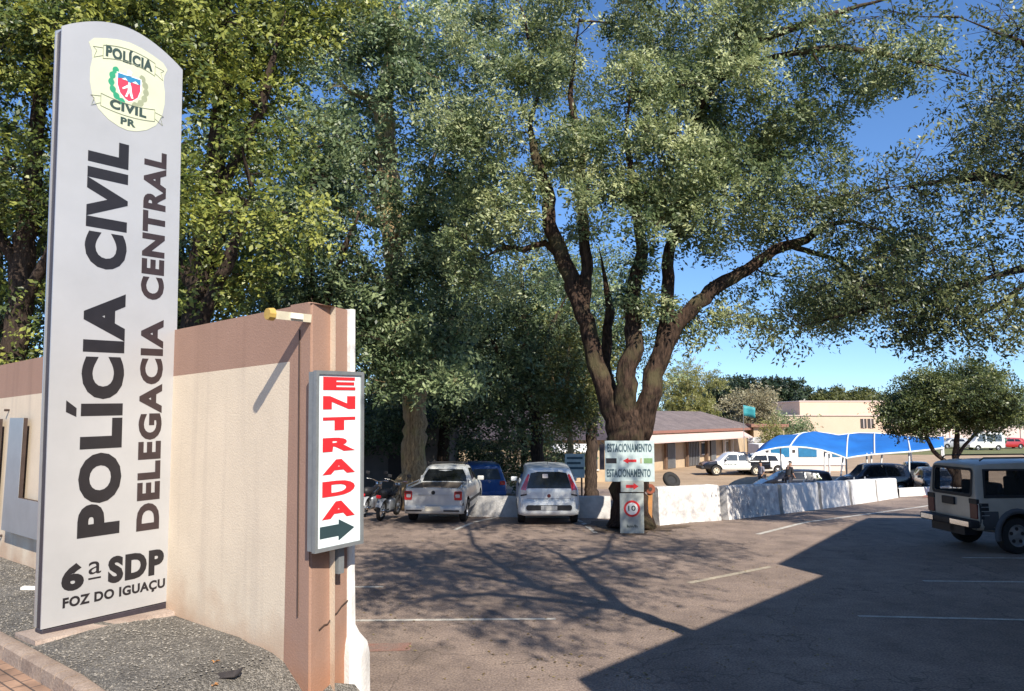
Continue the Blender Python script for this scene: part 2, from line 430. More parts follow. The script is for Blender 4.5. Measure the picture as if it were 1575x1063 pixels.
M['rust'] = mat('rusty_red_paint', (.30, .08, .04), .8, 0, 9, c2=(.18, .06, .035))
M['orange'] = mat('orange_clay', (.42, .20, .07), .85, .15, 5)
# people
M['skin'] = mat('skin', (.36, .20, .13), .6, .08, 8)
M['hair'] = mat('dark_hair', (.015, .012, .010), .7, .2, 20)
M['shirt_grey'] = mat('grey_shirt', (.20, .20, .24), .9, .12, 8)
M['shirt_black'] = mat('black_shirt', (.02, .02, .024), .9, .2, 8)
M['trousers'] = mat('dark_trousers', (.03, .032, .045), .9, .2, 8)
def bark(name, c1, c2, moss=None):
    m, nt, b = nodes(name); N = nt.nodes; L = nt.links
    tc = N.new('ShaderNodeTexCoord'); mp = N.new('ShaderNodeMapping'); mp.inputs['Scale'].default_value = (13, 13, 2.6); L.new(tc.outputs['Object'], mp.inputs[0])
    nz = N.new('ShaderNodeTexNoise'); nz.inputs['Scale'].default_value = 1.2; nz.inputs['Detail'].default_value = 9; nz.inputs['Roughness'].default_value = .7; L.new(mp.outputs[0], nz.inputs['Vector'])
    rp = N.new('ShaderNodeValToRGB'); e = rp.color_ramp.elements; e[0].position = .38; e[1].position = .62; e[0].color = (*c2, 1); e[1].color = (*c1, 1)
    L.new(nz.outputs['Fac'], rp.inputs['Fac']); src = rp.outputs[0]
    if moss:
        n2 = N.new('ShaderNodeTexNoise'); n2.inputs['Scale'].default_value = 1.4; n2.inputs['Detail'].default_value = 6; L.new(tc.outputs['Object'], n2.inputs['Vector'])
        r2 = N.new('ShaderNodeMapRange'); r2.inputs['From Min'].default_value = .52; r2.inputs['From Max'].default_value = .66; r2.inputs['To Max'].default_value = .8; L.new(n2.outputs['Fac'], r2.inputs['Value'])
        mx = N.new('ShaderNodeMix'); mx.data_type = 'RGBA'; L.new(r2.outputs[0], mx.inputs[0]); L.new(src, mx.inputs[6]); mx.inputs[7].default_value = (*moss, 1); src = mx.outputs[2]
    L.new(src, b.inputs['Base Color']); b.inputs['Roughness'].default_value = .95; b.inputs['Specular IOR Level'].default_value = .15
    bp = N.new('ShaderNodeBump'); bp.inputs['Strength'].default_value = 1; bp.inputs['Distance'].default_value = .06
    L.new(nz.outputs['Fac'], bp.inputs['Height']); L.new(bp.outputs[0], b.inputs['Normal'])
    return m
M['bark'] = bark('brown_bark', (.095, .060, .042), (.017, .012, .010), (.10, .085, .045))
M['bark_dark'] = bark('dark_bark', (.085, .06, .045), (.03, .022, .018))
M['bark_pale'] = bark('pale_tan_bark', (.50, .36, .20), (.20, .14, .08), (.34, .31, .11))
# leaves
M['leaf_left'] = leafmat('broad_yellow_green_leaves', (.024, .042, .012), (.095, .13, .030), (.38, .39, .09), .30)
M['leaf_center'] = leafmat('grey_green_leaflets', (.032, .058, .025), (.17, .215, .092), (.52, .54, .28), .34)
M['leaf_dark'] = leafmat('dark_green_leaves', (.022, .040, .019), (.095, .138, .062), (.34, .40, .20), .32)
M['leaf_right'] = leafmat('olive_leaflets', (.028, .045, .022), (.090, .115, .05), (.30, .31, .13), .30)
M['leaf_round'] = leafmat('olive_round_tree_leaves', (.026, .042, .014), (.075, .10, .032), (.20, .22, .075), .2)
M['leaf_yellow'] = leafmat('yellow_green_leaves', (.09, .10, .03), (.20, .20, .06), (.32, .30, .10), .25)
M['leaf_dry'] = leafmat('grey_tan_leaves', (.12, .11, .06), (.26, .23, .13), (.42, .37, .23), .2)
M['leaf_far'] = leafmat('far_dark_leaves', (.018, .032, .018), (.040, .062, .030), (.075, .10, .045), .15)

# ------------------------------------------------------------------ lettering
def text_mesh(body, name, m, parent, origin, ux, uy, box, bold=.02, depth=.003, rot90=False, rows=None):
    """letters fitted into box (u0,v0,u1,v1) on the plane origin + u*ux + v*uy"""
    cu = bpy.data.curves.new(name, 'FONT'); cu.body = body; cu.offset = bold; cu.resolution_u = 4; cu.space_character = 1.0 + bold * 2.3
    to = bpy.data.objects.new(name, cu); COL.objects.link(to)
    bpy.context.view_layer.update()
    me = bpy.data.meshes.new_from_object(to)
    bpy.data.objects.remove(to)
    n = len(me.vertices); co = np.empty(n * 3, dtype=np.float32); me.vertices.foreach_get('co', co); co = co.reshape(-1, 3)
    p = co[:, :2].copy()
    if rot90: p = np.stack([-p[:, 1], p[:, 0]], 1)
    lo, hi = p.min(0), p.max(0)
    u0, v0, u1, v1 = box
    uv = (p - lo) / np.maximum(hi - lo, 1e-6) * np.array([u1 - u0, v1 - v0]) + np.array([u0, v0])
    o = np.array(origin); X = np.array(ux); Y = np.array(uy); nrm = np.cross(X, Y)
    w = o + uv[:, :1] * X + uv[:, 1:] * Y
    me.vertices.foreach_set('co', w.astype(np.float32).ravel()); me.update()
    bm = bmesh.new(); bm.from_mesh(me)
    r = bmesh.ops.extrude_face_region(bm, geom=bm.faces[:])
    vs = [g for g in r['geom'] if isinstance(g, bmesh.types.BMVert)]
    bmesh.ops.translate(bm, verts=vs, vec=Vector(nrm * depth))
    bmesh.ops.recalc_face_normals(bm, faces=bm.faces)
    for f in bm.faces: f.smooth = False
    bm.to_mesh(me); bm.free()
    return link_mesh(name, me, m, parent)

# ------------------------------------------------------------------ ground
def build_ground():
    ys = np.concatenate([np.linspace(-60, 20, 9), np.linspace(21, 46, 26), np.array([46.5, 60, 80, 120, 200, 400, 900, 2500])])
    xs = np.array([-2500, -600, -150, -60, -30, -15, -8, 0, 8, 15, 30, 60, 150, 600, 2500])
    mb = MB()
    mb.grid([[(x, y, gz(x, y)) for x in xs] for y in ys])
    tag(mb.build('ground', M['asphalt'], smooth=True), kind='structure')
build_ground()
def sheet(name, m, quad, dz, n=14):
    """sheet draped a few mm over the terrain"""
    mb = MB(); a, b, c, d = [Vector(p) for p in quad]
    rows = []
    for i in range(n + 1):
        s = i / n; l = a.lerp(d, s); r = b.lerp(c, s)
        rows.append([(*(l.lerp(r, j / n)), ) for j in range(n + 1)])
    rows = [[(p[0], p[1], gz(p[0], p[1]) + dz) for p in r] for r in rows]
    mb.grid(rows)
    return tag(mb.build(name, m), kind='structure')
sheet('dirt_yard', M['dirt'], [(-40, 47), (60, 47), (130, 140), (-40, 140)], .004)
sheet('path', M['pale_path'], [(-3, 24), (5.2, 24), (9, 30), (-3, 30)], .004)
sheet('lawn', M['grass'], [(16, 88), (60, 88), (110, 118), (16, 118)], .010)
sheet('roadside_paving', M['red_paving'], [(20.0, 36.6), (24.0, 36.6), (26.0, 40), (22, 40)], .012)
def strip(pts, w, m, name='parking_line', dz=.005):
    mb = MB(); rows = []
    for i in range(len(pts) - 1):
        a = Vector(pts[i]); b = Vector(pts[i + 1]); d = (b - a).normalized(); nn = Vector((-d.y, d.x)) * w / 2
        k = max(2, int((b - a).length / .5))
        for j in range(k + 1):
            p = a.lerp(b, j / k)
            ww = 1 + random.uniform(-.08, .08)
            rows.append([(*(p + nn * ww), gz(p.x, p.y) + dz), (*(p - nn * ww), gz(p.x, p.y) + dz)])
    mb.grid(rows)
    return tag(mb.build(name, m), kind='structure')
for pts, w, m in [([(-2.6, 11.02), (.64, 11.12)], .10, 'line'), ([(-3.4, 13.15), (-2.23, 13.15)], .10, 'line'),
                  ([(5.12, 11.27), (8.2, 11.0), (9.6, 10.95)], .085, 'line'), ([(7.38, 13.61), (12.0, 13.4)], .085, 'line'), ([(9.41, 15.81), (13.5, 15.6)], .085, 'line'),
                  ([(6.15, 18.88), (15.47, 28.49), (19, 32.5)], .13, 'line'), ([(3.14, 13.45), (5.08, 14.87)], .13, 'line_y'),
                  ([(-1.48, 19.62), (.05, 24.7)], .12, 'line'), ([(1.80, 23.0), (2.12, 19.1)], .12, 'line')]:
    strip(pts, w, M[m])
strip([(-2.1, 9.75), (-1.3, 9.82)], .34, M['redpatch'], 'road_patch', .004)

# ------------------------------------------------------------------ street wall, pier, gravel bed, kerb, pavement
C0 = Vector((-1.902, 7.15)); WA = Vector((-.77, .638)).normalized(); WN = Vector((-WA.y, WA.x)) * -1  # WN points into the lot
if WN.y < 0: WN = -WN
C1 = Vector((-1.661, 7.72))
LEAN = -0.020
def wp(t, s, z):
    """point: t along the wall, s out of its street face (towards the street), z up"""
    p = C0 + WA * t - WN * s
    return Vector((p.x + LEAN * (z - .7) * (1 if t < 3 else max(0.3, 1 - (t - 3) / 8)), p.y, z))
def top_z(t): return 4.05 - .022 * t
def band_z(t): return 3.50 - .0265 * t
def bed_z(t): return float(np.interp(t, [-2.2, -.7, -.1, .45, 1.2, 12, 20], [.0, .04, .24, .62, .66, .56, .5]))
LW = 17.0
def build_wall():
    root = thing('boundary_wall', 'long cream rendered street wall with brown painted top band and end pier', 'wall', (C0.x, C0.y, 0))
    inv = Matrix.Translation((-C0.x, -C0.y, 0))
    ts = [.0, .36, .8, 1.4, 2.2, 3, 4, 5.5, 7, 9, 11, 13, 15, LW]
    mb = MB()
    def addquad(a, b, c, d, mi): mb.quad([inv @ p for p in (a, b, c, d)], mi)
    for i in range(len(ts) - 1):
        a, b = ts[i], ts[i + 1]
        lo_a = lo_b = -.15
        if i == 0:
            addquad(wp(a, 0, lo_a), wp(b + .06, 0, lo_a), wp(b - .02, 0, band_z(b)), wp(a, 0, band_z(a)), 1)
            addquad(wp(a, 0, band_z(a)), wp(b - .02, 0, band_z(b)), wp(b, 0, top_z(b)), wp(a, 0, top_z(a)), 1)
        else:
            a0 = a + .06 if i == 1 else a; a1 = a - .02 if i == 1 else a
            addquad(wp(a0, 0, lo_a), wp(b, 0, lo_b), wp(b, 0, band_z(b)), wp(a1, 0, band_z(a)), 0)
            addquad(wp(a1, 0, band_z(a)), wp(b, 0, band_z(b)), wp(b, 0, top_z(b)), wp(a, 0, top_z(a)), 1)
        # back and top
        addquad(wp(a, -.30, -.3), wp(b, -.30, -.3), wp(b, -.30, top_z(b)), wp(a, -.30, top_z(a)), 0)
        addquad(wp(a, 0, top_z(a)), wp(b, 0, top_z(b)), wp(b, -.30, top_z(b)), wp(a, -.30, top_z(a)), 1)
    mb.build('wall', [M['cream'], M['brown']], root)
    # pier: the thick brown end of the wall, a closed block
    def e(u, z, out=0):
        p = C0.lerp(C1, u / .619) ; d = (C1 - C0).normalized(); nn = Vector((d.y, -d.x))
        p = p + nn * out
        return Vector((p.x + LEAN * (z - .7), p.y, z))
    pb = MB()
    q0 = C0 + WA * .5; 
    def bk(z): return Vector((C1.x + WA.x * .55 + LEAN * (z - .7), C1.y + WA.y * .55, z))
    def qf(z): p = C0 + WA * .34 + WN * .004; return Vector((p.x + LEAN * (z - .7), p.y, z))
    zs = [-.15, .6, 1.2, 2.2, 3.3, 4.0, 4.062]
    rows = []
    for z in zs:
        zt = z
        rr = .03
        r = [qf(z), e(-.0, z, .002) + Vector((WA.x * .04, WA.y * .04, 0)), e(.035, z, .004), e(.3, z, .004 + (.012 if z < 1.2 else 0)), e(.60, z, .004), bk(z)]
        rows.append([inv @ p for p in r])
    vs = pb.grid(rows, 0, True)
    pb.bm.faces.new(vs[-1])
    o = pb.build('pier', M['brown'], root)
    # white painted arris at the far edge of the pier, widening into a rough base
    wb = MB()
    d = (C1 - C0).normalized(); nn = Vector((d.y, -d.x))
    prof = [(-.15, .20, .17), (.55, .20, .16), (.66, .19, .14), (.75, .15, .07), (.84, .11, .045), (1.4, .095, .04), (2.3, .09, .036), (3.2, .085, .034), (4.0, .08, .032), (4.07, .08, .032)]
    rows = []
    for z, w, out in prof:
        j = random.uniform(-.004, .004)
        base = Vector((C1.x - d.x * .02 + LEAN * .6 * (z - .7), C1.y - d.y * .02, z))
        def q(u, o_): return inv @ Vector((base.x + d.x * u + nn.x * o_, base.y + d.y * u + nn.y * o_, z))
        rows.append([q(0, -.2), q(-.0 - max(0, out - .1), out * .5 + j), q(.02, out + j), q(w - .02, out + j), q(w, out - .02), q(w, -.2)])
    vs = wb.grid(rows, 0, True); wb.bm.faces.new(vs[-1])
    wb.build('white_edge', M['white_paint'], root, angle=40)
    # thin crack lines in the render: raised filler seam and the cable down the pier
    cb = MB()
    cb.tube([inv @ wp(.165, .009, z) for z in (3.80, 3.0, 2.2, 1.6, 1.05)], .007, 6)
    cb.build('cable', M['dark_brown'], root)
    ck = MB()
    pts = [(.14, .92), (.22, .945), (.27, .94), (.36, 1.0), (.42, 1.01), (.50, 1.06), (.60, 1.09)]
    ck.tube([inv @ e(u, z, .010 + (.004)) for u, z in pts], .007, 5)
    ck.build('crack', M['dark_brown'], root)
    return root
wall_root = build_wall()

def lamp_stub():
    root = thing('wall_floodlight', 'slim cream tube lamp with a yellow end sticking out of the wall top', 'lamp', wp(.0, 0, 3.9))
    ax = Vector((-WN.x, -WN.y, -.01)).normalized()
    b = Vector((0, 0, 0))
    o0 = Vector((WA.x * .02, WA.y * .02, 0))
    mb = MB(); mb.tube([o0, o0 + ax * .40], [.055, .055], 4); mb.build('housing', M['lamp_body'], root)
    mb = MB(); mb.tube([o0 + ax * .40, o0 + ax * .46], [.062, .055], 10); mb.build('end_cap', M['lamp_yellow'], root)
    mb = MB(); mb.box(o0 + ax * .17 + Vector((0, 0, -.0)), (.13, .115, .05), rz=math.atan2(ax.y, ax.x)); mb.build('label_sticker', M['packet'], root)
lamp_stub()

def entrance_sign():
    d = Vector((.574, .819)).normalized()
    root = thing('entrance_sign', 'tall white ENTRADA sign with red letters and an arrow on the wall end', 'sign', (-1.834, 7.0, 1.68), math.atan2(d.y, d.x))
    root.rotation_euler[1] = -.020
    W, Hh = .61, 1.70
    mb = MB(); mb.box((W / 2, .065, Hh / 2), (W - .02, .09, Hh - .02)); mb.build('light_box', M['sign_frame'], root)
    fr = MB()
    t = .035
    for c, s in [((W / 2, .01, t / 2), (W, .045, t)), ((W / 2, .01, Hh - t / 2), (W, .045, t)), ((t / 2, .01, Hh / 2), (t, .045, Hh - 2 * t)), ((W - t / 2, .01, Hh / 2), (t, .045, Hh - 2 * t))]:
        fr.box(c, s)
    fr.build('frame', M['sign_frame'], root)
    mb = MB(); mb.box((W / 2, .012, Hh / 2), (W - 2 * t, .012, Hh - 2 * t)); face = mb.build('face_sheet', M['sign_white'], root)
    rows = [('E', 580, 600), ('N', 610, 630), ('T', 643, 663), ('R', 675, 696), ('A', 709, 731), ('D', 742, 765), ('A', 774, 799)]
    for ch, y0, y1 in rows:
        z1 = Hh - (y0 - 572) * .00615; z0 = Hh - (y1 - 572) * .00615
        text_mesh(ch, 'letter', M['red_vinyl'], root, (0, .0055, 0), (1, 0, 0), (0, 0, 1), (.095, z0 - .012, .505, z1 - .008), bold=.05, depth=.004)
    ar = MB()
    zc = Hh - (820 - 572) * .00615
    pts = [(.07, -.055), (.30, -.055), (.30, -.10), (.50, .0), (.30, .10), (.30, .055), (.07, .055)]
    ar.prism([(u, .0055, zc + v) for u, v in pts], (0, -.004, 0)); ar.build('arrow', M['arrow_vinyl'], root)
    mb = MB(); mb.box((.42, .13, -.12), (.07, .07, .30)); mb.build('bracket', M['sign_frame'], root)
entrance_sign()

def totem():
    d = Vector((.607, .794)).normalized()
    root = thing('totem_sign', 'tall silver totem sign with rounded top, emblem and vertical black lettering', 'sign', (-4.06, 8.95, .66), math.atan2(d.y, d.x))
    root.rotation_euler[1] = -.022
    u0, u1 = -1.335, .05
    zb = .12
    def out(inset, zb_):
        pts = [(u0 + inset, zb_), (u1 - inset, zb_)]
        n = 20
        for i in range(n + 1):
            s = i / n; u = u1 - inset + (u0 - u1 + 2 * inset) * s
            pts.append((u, 6.60 - inset + .27 * math.sin(math.pi * s) ** .9))
        return pts
    mb = MB(); mb.prism([(u, .0, z) for u, z in out(0, zb)], (0, .018, 0)); mb.build('front_panel', M['panel'], root)
    mb = MB(); mb.prism([(u, .022, z) for u, z in out(.02, .05)], (0, .14, 0)); mb.build('core', M['dark_metal'], root)
    mb = MB(); mb.prism([(u, .166, z) for u, z in out(0, zb)], (0, .018, 0)); mb.build('back_panel', M['panel_edge'], root)
    mb = MB(); mb.box(((u0 + u1) / 2, .09, .03), (u1 - u0 - .02, .17, .16), bev=.01); base = mb.build('base_box', M['dark_metal'], root)
    for u in (u0 + .08, (u0 + u1) / 2, u1 - .08):
        mb = MB(); mb.lathe([(.0, .012), (.014, .012), (.02, .0), (.02, -.02)], 10, 'Y', (u, -.005, .02)); mb.build('bolt', M['steel'], root)
    O, X, Z = (0, -.0005, 0), (1, 0, 0), (0, 0, 1)
    zz = lambda z: z - .66
    def T(s, b, m, bold=.02, rot=False, nm='lettering'):
        text_mesh(s, nm, M[m], root, O, X, Z, (b[0], zz(b[1]), b[2], zz(b[3])), bold, .003, rot)
    # vertical words read upwards
    T('POLICIA', (-1.02, 1.655, -.565, 4.36), 'black_vinyl', .055, True)
    def width(s_):
        cu = bpy.data.curves.new('w', 'FONT'); cu.body = s_; cu.offset = .055; cu.space_character = 1.0 + .055 * 2.3
        to = bpy.data.objects.new('w', cu); COL.objects.link(to); bpy.context.view_layer.update()
        me = bpy.data.meshes.new_from_object(to); bpy.data.objects.remove(to)
        xs_ = [v.co.x for v in me.vertices]; bpy.data.meshes.remove(me); return max(xs_) - min(xs_)
    vi = zz(1.655 + (4.36 - 1.655) * (width('POLI') - width('I') / 2) / width('POLICIA'))
    mb = MB(); mb.prism([(-1.06, -.0005, vi - .075), (-1.06, -.0005, vi + .02), (-1.165, -.0005, vi + .105), (-1.165, -.0005, vi - .02)], (0, -.003, 0)); mb.build('accent', M['black_vinyl'], root)
    T('CIVIL', (-1.03, 4.62, -.575, 6.12), 'black_vinyl', .055, True)
    T('DELEGACIA', (-.385, 1.64, -.115, 4.10), 'brown_vinyl', .045, True)
    T('CENTRAL', (-.400, 4.33, -.125, 6.13), 'brown_vinyl', .045, True)
    T('6', (-1.155, 1.115, -.93, 1.40), 'black_vinyl', .055)
    T('a', (-.885, 1.25, -.755, 1.385), 'black_vinyl', .0)
    mb = MB(); mb.box((-.82, -.002, zz(1.205)), (.13, .003, .018)); mb.build('underline', M['black_vinyl'], root)
    T('SDP', (-.68, 1.11, -.05, 1.405), 'black_vinyl', .055)
    T('FOZ DO IGUAÇU', (-1.135, .925, -.03, 1.055), 'black_vinyl', .038)
    # emblem
    eu, ez = -.60, zz(6.83)
    def P(u, v, off=0): return (eu + u, -.001 - off, ez + v * 1.12)
    shape = []
    half = [(0, -.48), (.10, -.465), (.22, -.42), (.33, -.34), (.40, -.22), (.43, -.08), (.43, .06), (.41, .16), (.42, .24), (.455, .32), (.40, .38), (.28, .42), (.14, .455), (0, .47)]
    shape = half + [(-u, v) for u, v in half[-2:0:-1]]
    mb = MB(); mb.prism([P(u, v) for u, v in shape], (0, -.003, 0)); mb.build('emblem_plate', M['beige_emblem'], root)
    def ribbon(v0, v1, w, up):
        mb = MB()
        def arc(v): return [(w * (i / 10 - .5) * 2, v + up * (1 - (i / 5 - 1) ** 2)) for i in range(11)]
        for v in (v0, v1):
            mb.tube([P(u, vv, .006) for u, vv in arc(v)], .0035, 4)
        for sgn in (-1, 1):
            mb.tube([P(sgn * w, v0, .006), P(sgn * w, v1, .006)], .0035, 4)
            tail = [(w, v0 + .03), (w + .10, v0 - .02), (w + .07, v0 + .06), (w + .11, v1 - .05), (w, v1 - .03)]
            mb.tube([P(sgn * u, v, .006) for u, v in tail], .003, 4)
        mb.build('ribbon', M['inkline'], root)
    ribbon(.20, .34, .30, .05); ribbon(-.30, -.17, .31, -.03)
    EO = (eu, -.0045, ez)
    def ET(s, b, bold, nm='lettering'): text_mesh(s, nm, M['ink'], root, EO, X, (0, 0, 1.12), b, bold, .003)
    ET('POLÍCIA', (-.27, .235, .27, .385), .05); ET('CIVIL', (-.21, -.295, .21, -.195), .05); ET('PR', (-.085, -.43, .085, -.355), .04)
    mb = MB()
    sh = [(-.13, .10), (-.13, -.02), (-.10, -.10), (-.04, -.15), (0, -.165), (.04, -.15), (.10, -.10), (.13, -.02), (.13, .10)]
    mb.prism([P(u, v, .003) for u, v in [(a * 1.1, b * 1.08 + .003) for a, b in sh]], (0, -.002, 0)); mb.build('crest_border', M['em_white'], root)
    mb = MB(); mb.prism([P(u, v, .0055) for u, v in sh], (0, -.002, 0)); mb.build('crest_shield', M['em_red'], root)
    mb = MB(); mb.prism([P(u, v, .008) for u, v in [(-.13, .10), (-.13, .045), (-.06, .065), (0, .03), (.06, .06), (.13, .04), (.13, .10)]], (0, -.002, 0)); mb.build('crest_band', M['em_blue'], root)
    for tri in ([(-.09, .046), (-.05, .07), (-.02, .046)], [(.03, .042), (.07, .066), (.11, .040)], [(-.03, .15), (0, .17), (.03, .15), (.02, .105), (-.02, .105)]):
        mb = MB(); mb.prism([P(u, v, .0105) for u, v in tri], (0, -.002, 0)); mb.build('crest_mark', M['em_white'], root)
    mb = MB(); fig = [(-.012, .032), (-.012, .008), (-.022, .0), (-.08, -.045), (-.072, -.06), (-.016, -.028), (-.016, -.055), (-.045, -.13), (-.022, -.13), (0, -.07), (.026, -.13), (.05, -.13), (.03, -.06), (.022, .0), (.012, .008), (.012, .032)]
    mb.prism([P(u, v, .0105) for u, v in fig], (0, -.002, 0)); mb.build('crest_figure', M['em_white'], root)
    for sgn, m in ((-1, 'em_green'), (1, 'inkline')):
        mb = MB(); outer = []; inner = []
        for k in range(25):
            a = R(-78 + k * 128 / 24); w = .016 + .020 * abs(math.sin(k * math.pi / 4)); ro = .20 + w; ri = .20 - w
            outer.append((sgn * ro * math.cos(a), ro * math.sin(a) - .005)); inner.append((sgn * ri * math.cos(a), ri * math.sin(a) - .005))
        mb.grid([[P(u, v, .004) for u, v in outer], [P(u, v, .004) for u, v in inner]])
        mb.build('wreath', M[m], root)
totem()

def street_bed():
    ts = list(np.linspace(-2.2, 1.4, 19)) + list(np.linspace(1.7, 17, 30))
    def px(t, s, z): p = C0 + WA * t - WN * s; return (p.x, p.y, z)
    mb = MB(); rows = []
    for t in ts:
        row = []
        for s in np.linspace(-.02 if t > 0 else -.55, 1.50, 9):
            m = .05 * math.sin(math.pi * max(0, min(1, s / 1.5))) + random.uniform(-.008, .008)
            row.append(px(t, s, bed_z(t) + m))
        row.append(px(t, 1.50, -.1))
        rows.append(row)
    mb.grid(rows)
    o = mb.build('gravel_bed', M['gravel'], smooth=True); tag(o, kind='structure')
    mb = MB(); rows = []
    for t in ts:
        z = bed_z(t) + .03
        j = random.uniform(-.006, .006)
        if t > 0 and rows:
            for dt, dz in ((-.012, 0), (-.010, -.03), (.010, -.03), (.012, 0)):
                q = z + dz; rows.append([px(t + dt, 1.50, q - .12), px(t + dt, 1.50, q - .01), px(t + dt, 1.52, q), px(t + dt, 1.63, q), px(t + dt, 1.655, q - .02), px(t + dt, 1.66, z - .16)])
            continue
        rows.append([px(t, 1.50, z - .12), px(t, 1.50, z - .01 + j), px(t, 1.52, z + j), px(t, 1.63 + j, z + j), px(t, 1.655 + j, z - .02), px(t, 1.66, z - .16)])
    mb.grid(rows)
    tag(mb.build('kerb', M['kerb'], angle=40), kind='structure')
    mb = MB(); rows = []
    for t in ts:
        z = bed_z(t) - .10
        rows.append([px(t, s, z - .01 * s) for s in (1.655, 2.5, 4, 6)] + [px(t, 6, -.3)])
    mb.grid(rows)
    o = mb.build('pavement', M['pavers']); tag(o, kind='structure')
    # orient the paver pattern along the kerb
    ang = math.atan2(WA.y, WA.x)
    me = o.data; Rm = Matrix.Rotation(-ang, 4, 'Z')
    me.transform(Rm); o.rotation_euler[2] = ang
    # concrete footing under the totem
    d = Vector((.607, .794)).normalized(); nn = Vector((d.y, -d.x))
    mb = MB()
    p0 = Vector((-4.06, 8.95)); 
    def f(u, o_, z): p = p0 + d * u + nn * o_; return (p.x, p.y, z)
    rows = []
    for u in (-1.46, -1.0, -.5, 0, .1):
        rows.append([f(u, -.32, .60), f(u, -.32, .695), f(u, .0, .70), f(u, .20, .70), f(u, .24, .60)])
    mb.grid(rows)
    mb.quad([f(-1.46, -.32, .60), f(-1.46, -.32, .695), f(-1.46, .2, .70), f(-1.46, .24, .60)])
    tag(mb.build('totem_footing', M['slab']), kind='structure')
street_bed()

# small litter on the gravel
def on_bed(px_, py_):
    # march the pixel ray to the gravel
    for i in range(400, 1400):
        q = at(px_, py_, i / 100)
        t = (Vector((q.x, q.y)) - C0).dot(WA)
        if q.z < bed_z(t) + .055: return Vector((q.x, q.y, bed_z(t) + .045))
p = on_bed(46, 906)
mb = MB(); mb.box((0, 0, .022), (.20, .085, .035), bev=.004)
o = mb.build('crushed_packet', M['packet']); o.location = p; o.rotation_euler = (.05, .06, .1)
tag(o, 'small white card packet lying on the gravel left of the totem', 'litter')
p = on_bed(345, 1041)
mb = MB()
mb.grid([[(-.13, -.02, 0), (-.10, .03, .03), (-.11, .05, .0)], [(0, -.035, .012), (.0, .03, .045), (0, .06, .0)], [(.09, -.03, .012), (.10, .035, .05), (.10, .06, .01)], [(.14, -.01, .05), (.15, .03, .07), (.14, .05, .03)]])
o = mb.build('dark_scrap', M['scrap']); o.location = p; o.rotation_euler[2] = .25
sm = o.modifiers.new('thick', 'SOLIDIFY'); sm.thickness = .012
tag(o, 'torn dark scrap of rubber lying on the gravel in front of the pier', 'litter')
for k, (px_, py_, s) in enumerate([(330, 1018, .05), (326, 1055, .06)]):
    p = on_bed(px_, py_); mb = MB()
    for q in range(6):
        a = random.uniform(0, 6.28); l = s * random.uniform(.6, 1.2)
        mb.quad([(0, 0, .004), (l * math.cos(a - .35) * .6, l * math.sin(a - .35) * .6, .02), (l * math.cos(a), l * math.sin(a), .012), (l * math.cos(a + .35) * .6, l * math.sin(a + .35) * .6, .018)])
    o = mb.build('dry_leaf', M['orange']); o.location = p
    tag(o, ['dry orange leaf just above the dark rubber scrap on the gravel', 'dry orange leaf just below the dark rubber scrap on the gravel'][k], 'leaf')

def scatter_mesh(name, P, size, m, flat=.6, leafy=False):
    r = np.random.default_rng(3); n = len(P)
    if leafy: base = np.array([[0, 0, .1], [.5, .28, .25], [1, 0, .15], [.5, -.28, .3]]); F = [[0, 1, 2, 3]]
    else:
        base = np.array([[1, 0, 0], [0, 1, 0], [-1, 0, 0], [0, -1, 0], [0, 0, 1], [0, 0, -1]], float); F = [[0, 1, 4], [1, 2, 4], [2, 3, 4], [3, 0, 4], [1, 0, 5], [2, 1, 5], [3, 2, 5], [0, 3, 5]]
    k = len(base); a = r.uniform(0, 6.283, n); sz = size * r.uniform(.5, 1.5, n)
    V = np.repeat(base[None], n, 0) * (1 + r.uniform(-.35, .35, (n, k, 3)) * (0 if leafy else 1)) * sz[:, None, None] * np.array([1, 1, flat])
    x = V[:, :, 0] * np.cos(a)[:, None] - V[:, :, 1] * np.sin(a)[:, None]; y = V[:, :, 0] * np.sin(a)[:, None] + V[:, :, 1] * np.cos(a)[:, None]
    V = np.stack([x, y, V[:, :, 2]], 2) + P[:, None]
    me = bpy.data.meshes.new(name); me.from_pydata(V.reshape(-1, 3).tolist(), [], [[i * k + q for q in f] for i in range(n) for f in F])
    t = np.repeat(r.uniform(0, 1, n), k).astype(np.float32); at_ = me.attributes.new('tint', 'FLOAT', 'POINT'); at_.data.foreach_set('value', t)
    o = link_mesh(name, me, m); tag(o, kind='stuff'); return o
def tintmat(name, a, b_, c):
    m, nt, b = nodes(name); N = nt.nodes; at_ = N.new('ShaderNodeAttribute'); at_.attribute_name = 'tint'; rp = N.new('ShaderNodeValToRGB')
    e = rp.color_ramp.elements; e[0].color = (*a, 1); e[1].color = (*c, 1); k = e.new(.5); k.color = (*b_, 1)
    nt.links.new(at_.outputs['Fac'], rp.inputs['Fac']); nt.links.new(rp.outputs[0], b.inputs['Base Color']); b.inputs['Roughness'].default_value = .9
    return m
rg = np.random.default_rng(12)
P_ = []
for _ in range(9000):
    t = rg.uniform(-1.6, 9); s_ = rg.uniform(.02, 1.48); q = C0 + WA * t - WN * s_
    if -.1 < (q - Vector((-4.06, 8.95))).dot(Vector((.794, -.607))) + .1 < .32 and 2.2 < t < 3.4: continue
    P_.append((q.x, q.y, bed_z(t) + .05 * math.sin(math.pi * s_ / 1.5) + .003))
tag(scatter_mesh('gravel_stones', np.array(P_), .0105, tintmat('gravel_stones', (.10, .09, .075), (.20, .18, .15), (.31, .28, .235))), 'loose grey gravel stones on the bed along the wall', 'gravel')
P_ = []
for _ in range(900):
    y = 8.6 + 16 * rg.uniform(0, 1) ** 1.3; x = rg.uniform(-.25, .45) * y
    if x < -1.0 and y < 9: continue
    P_.append((x, y, gz(x, y) + .006))
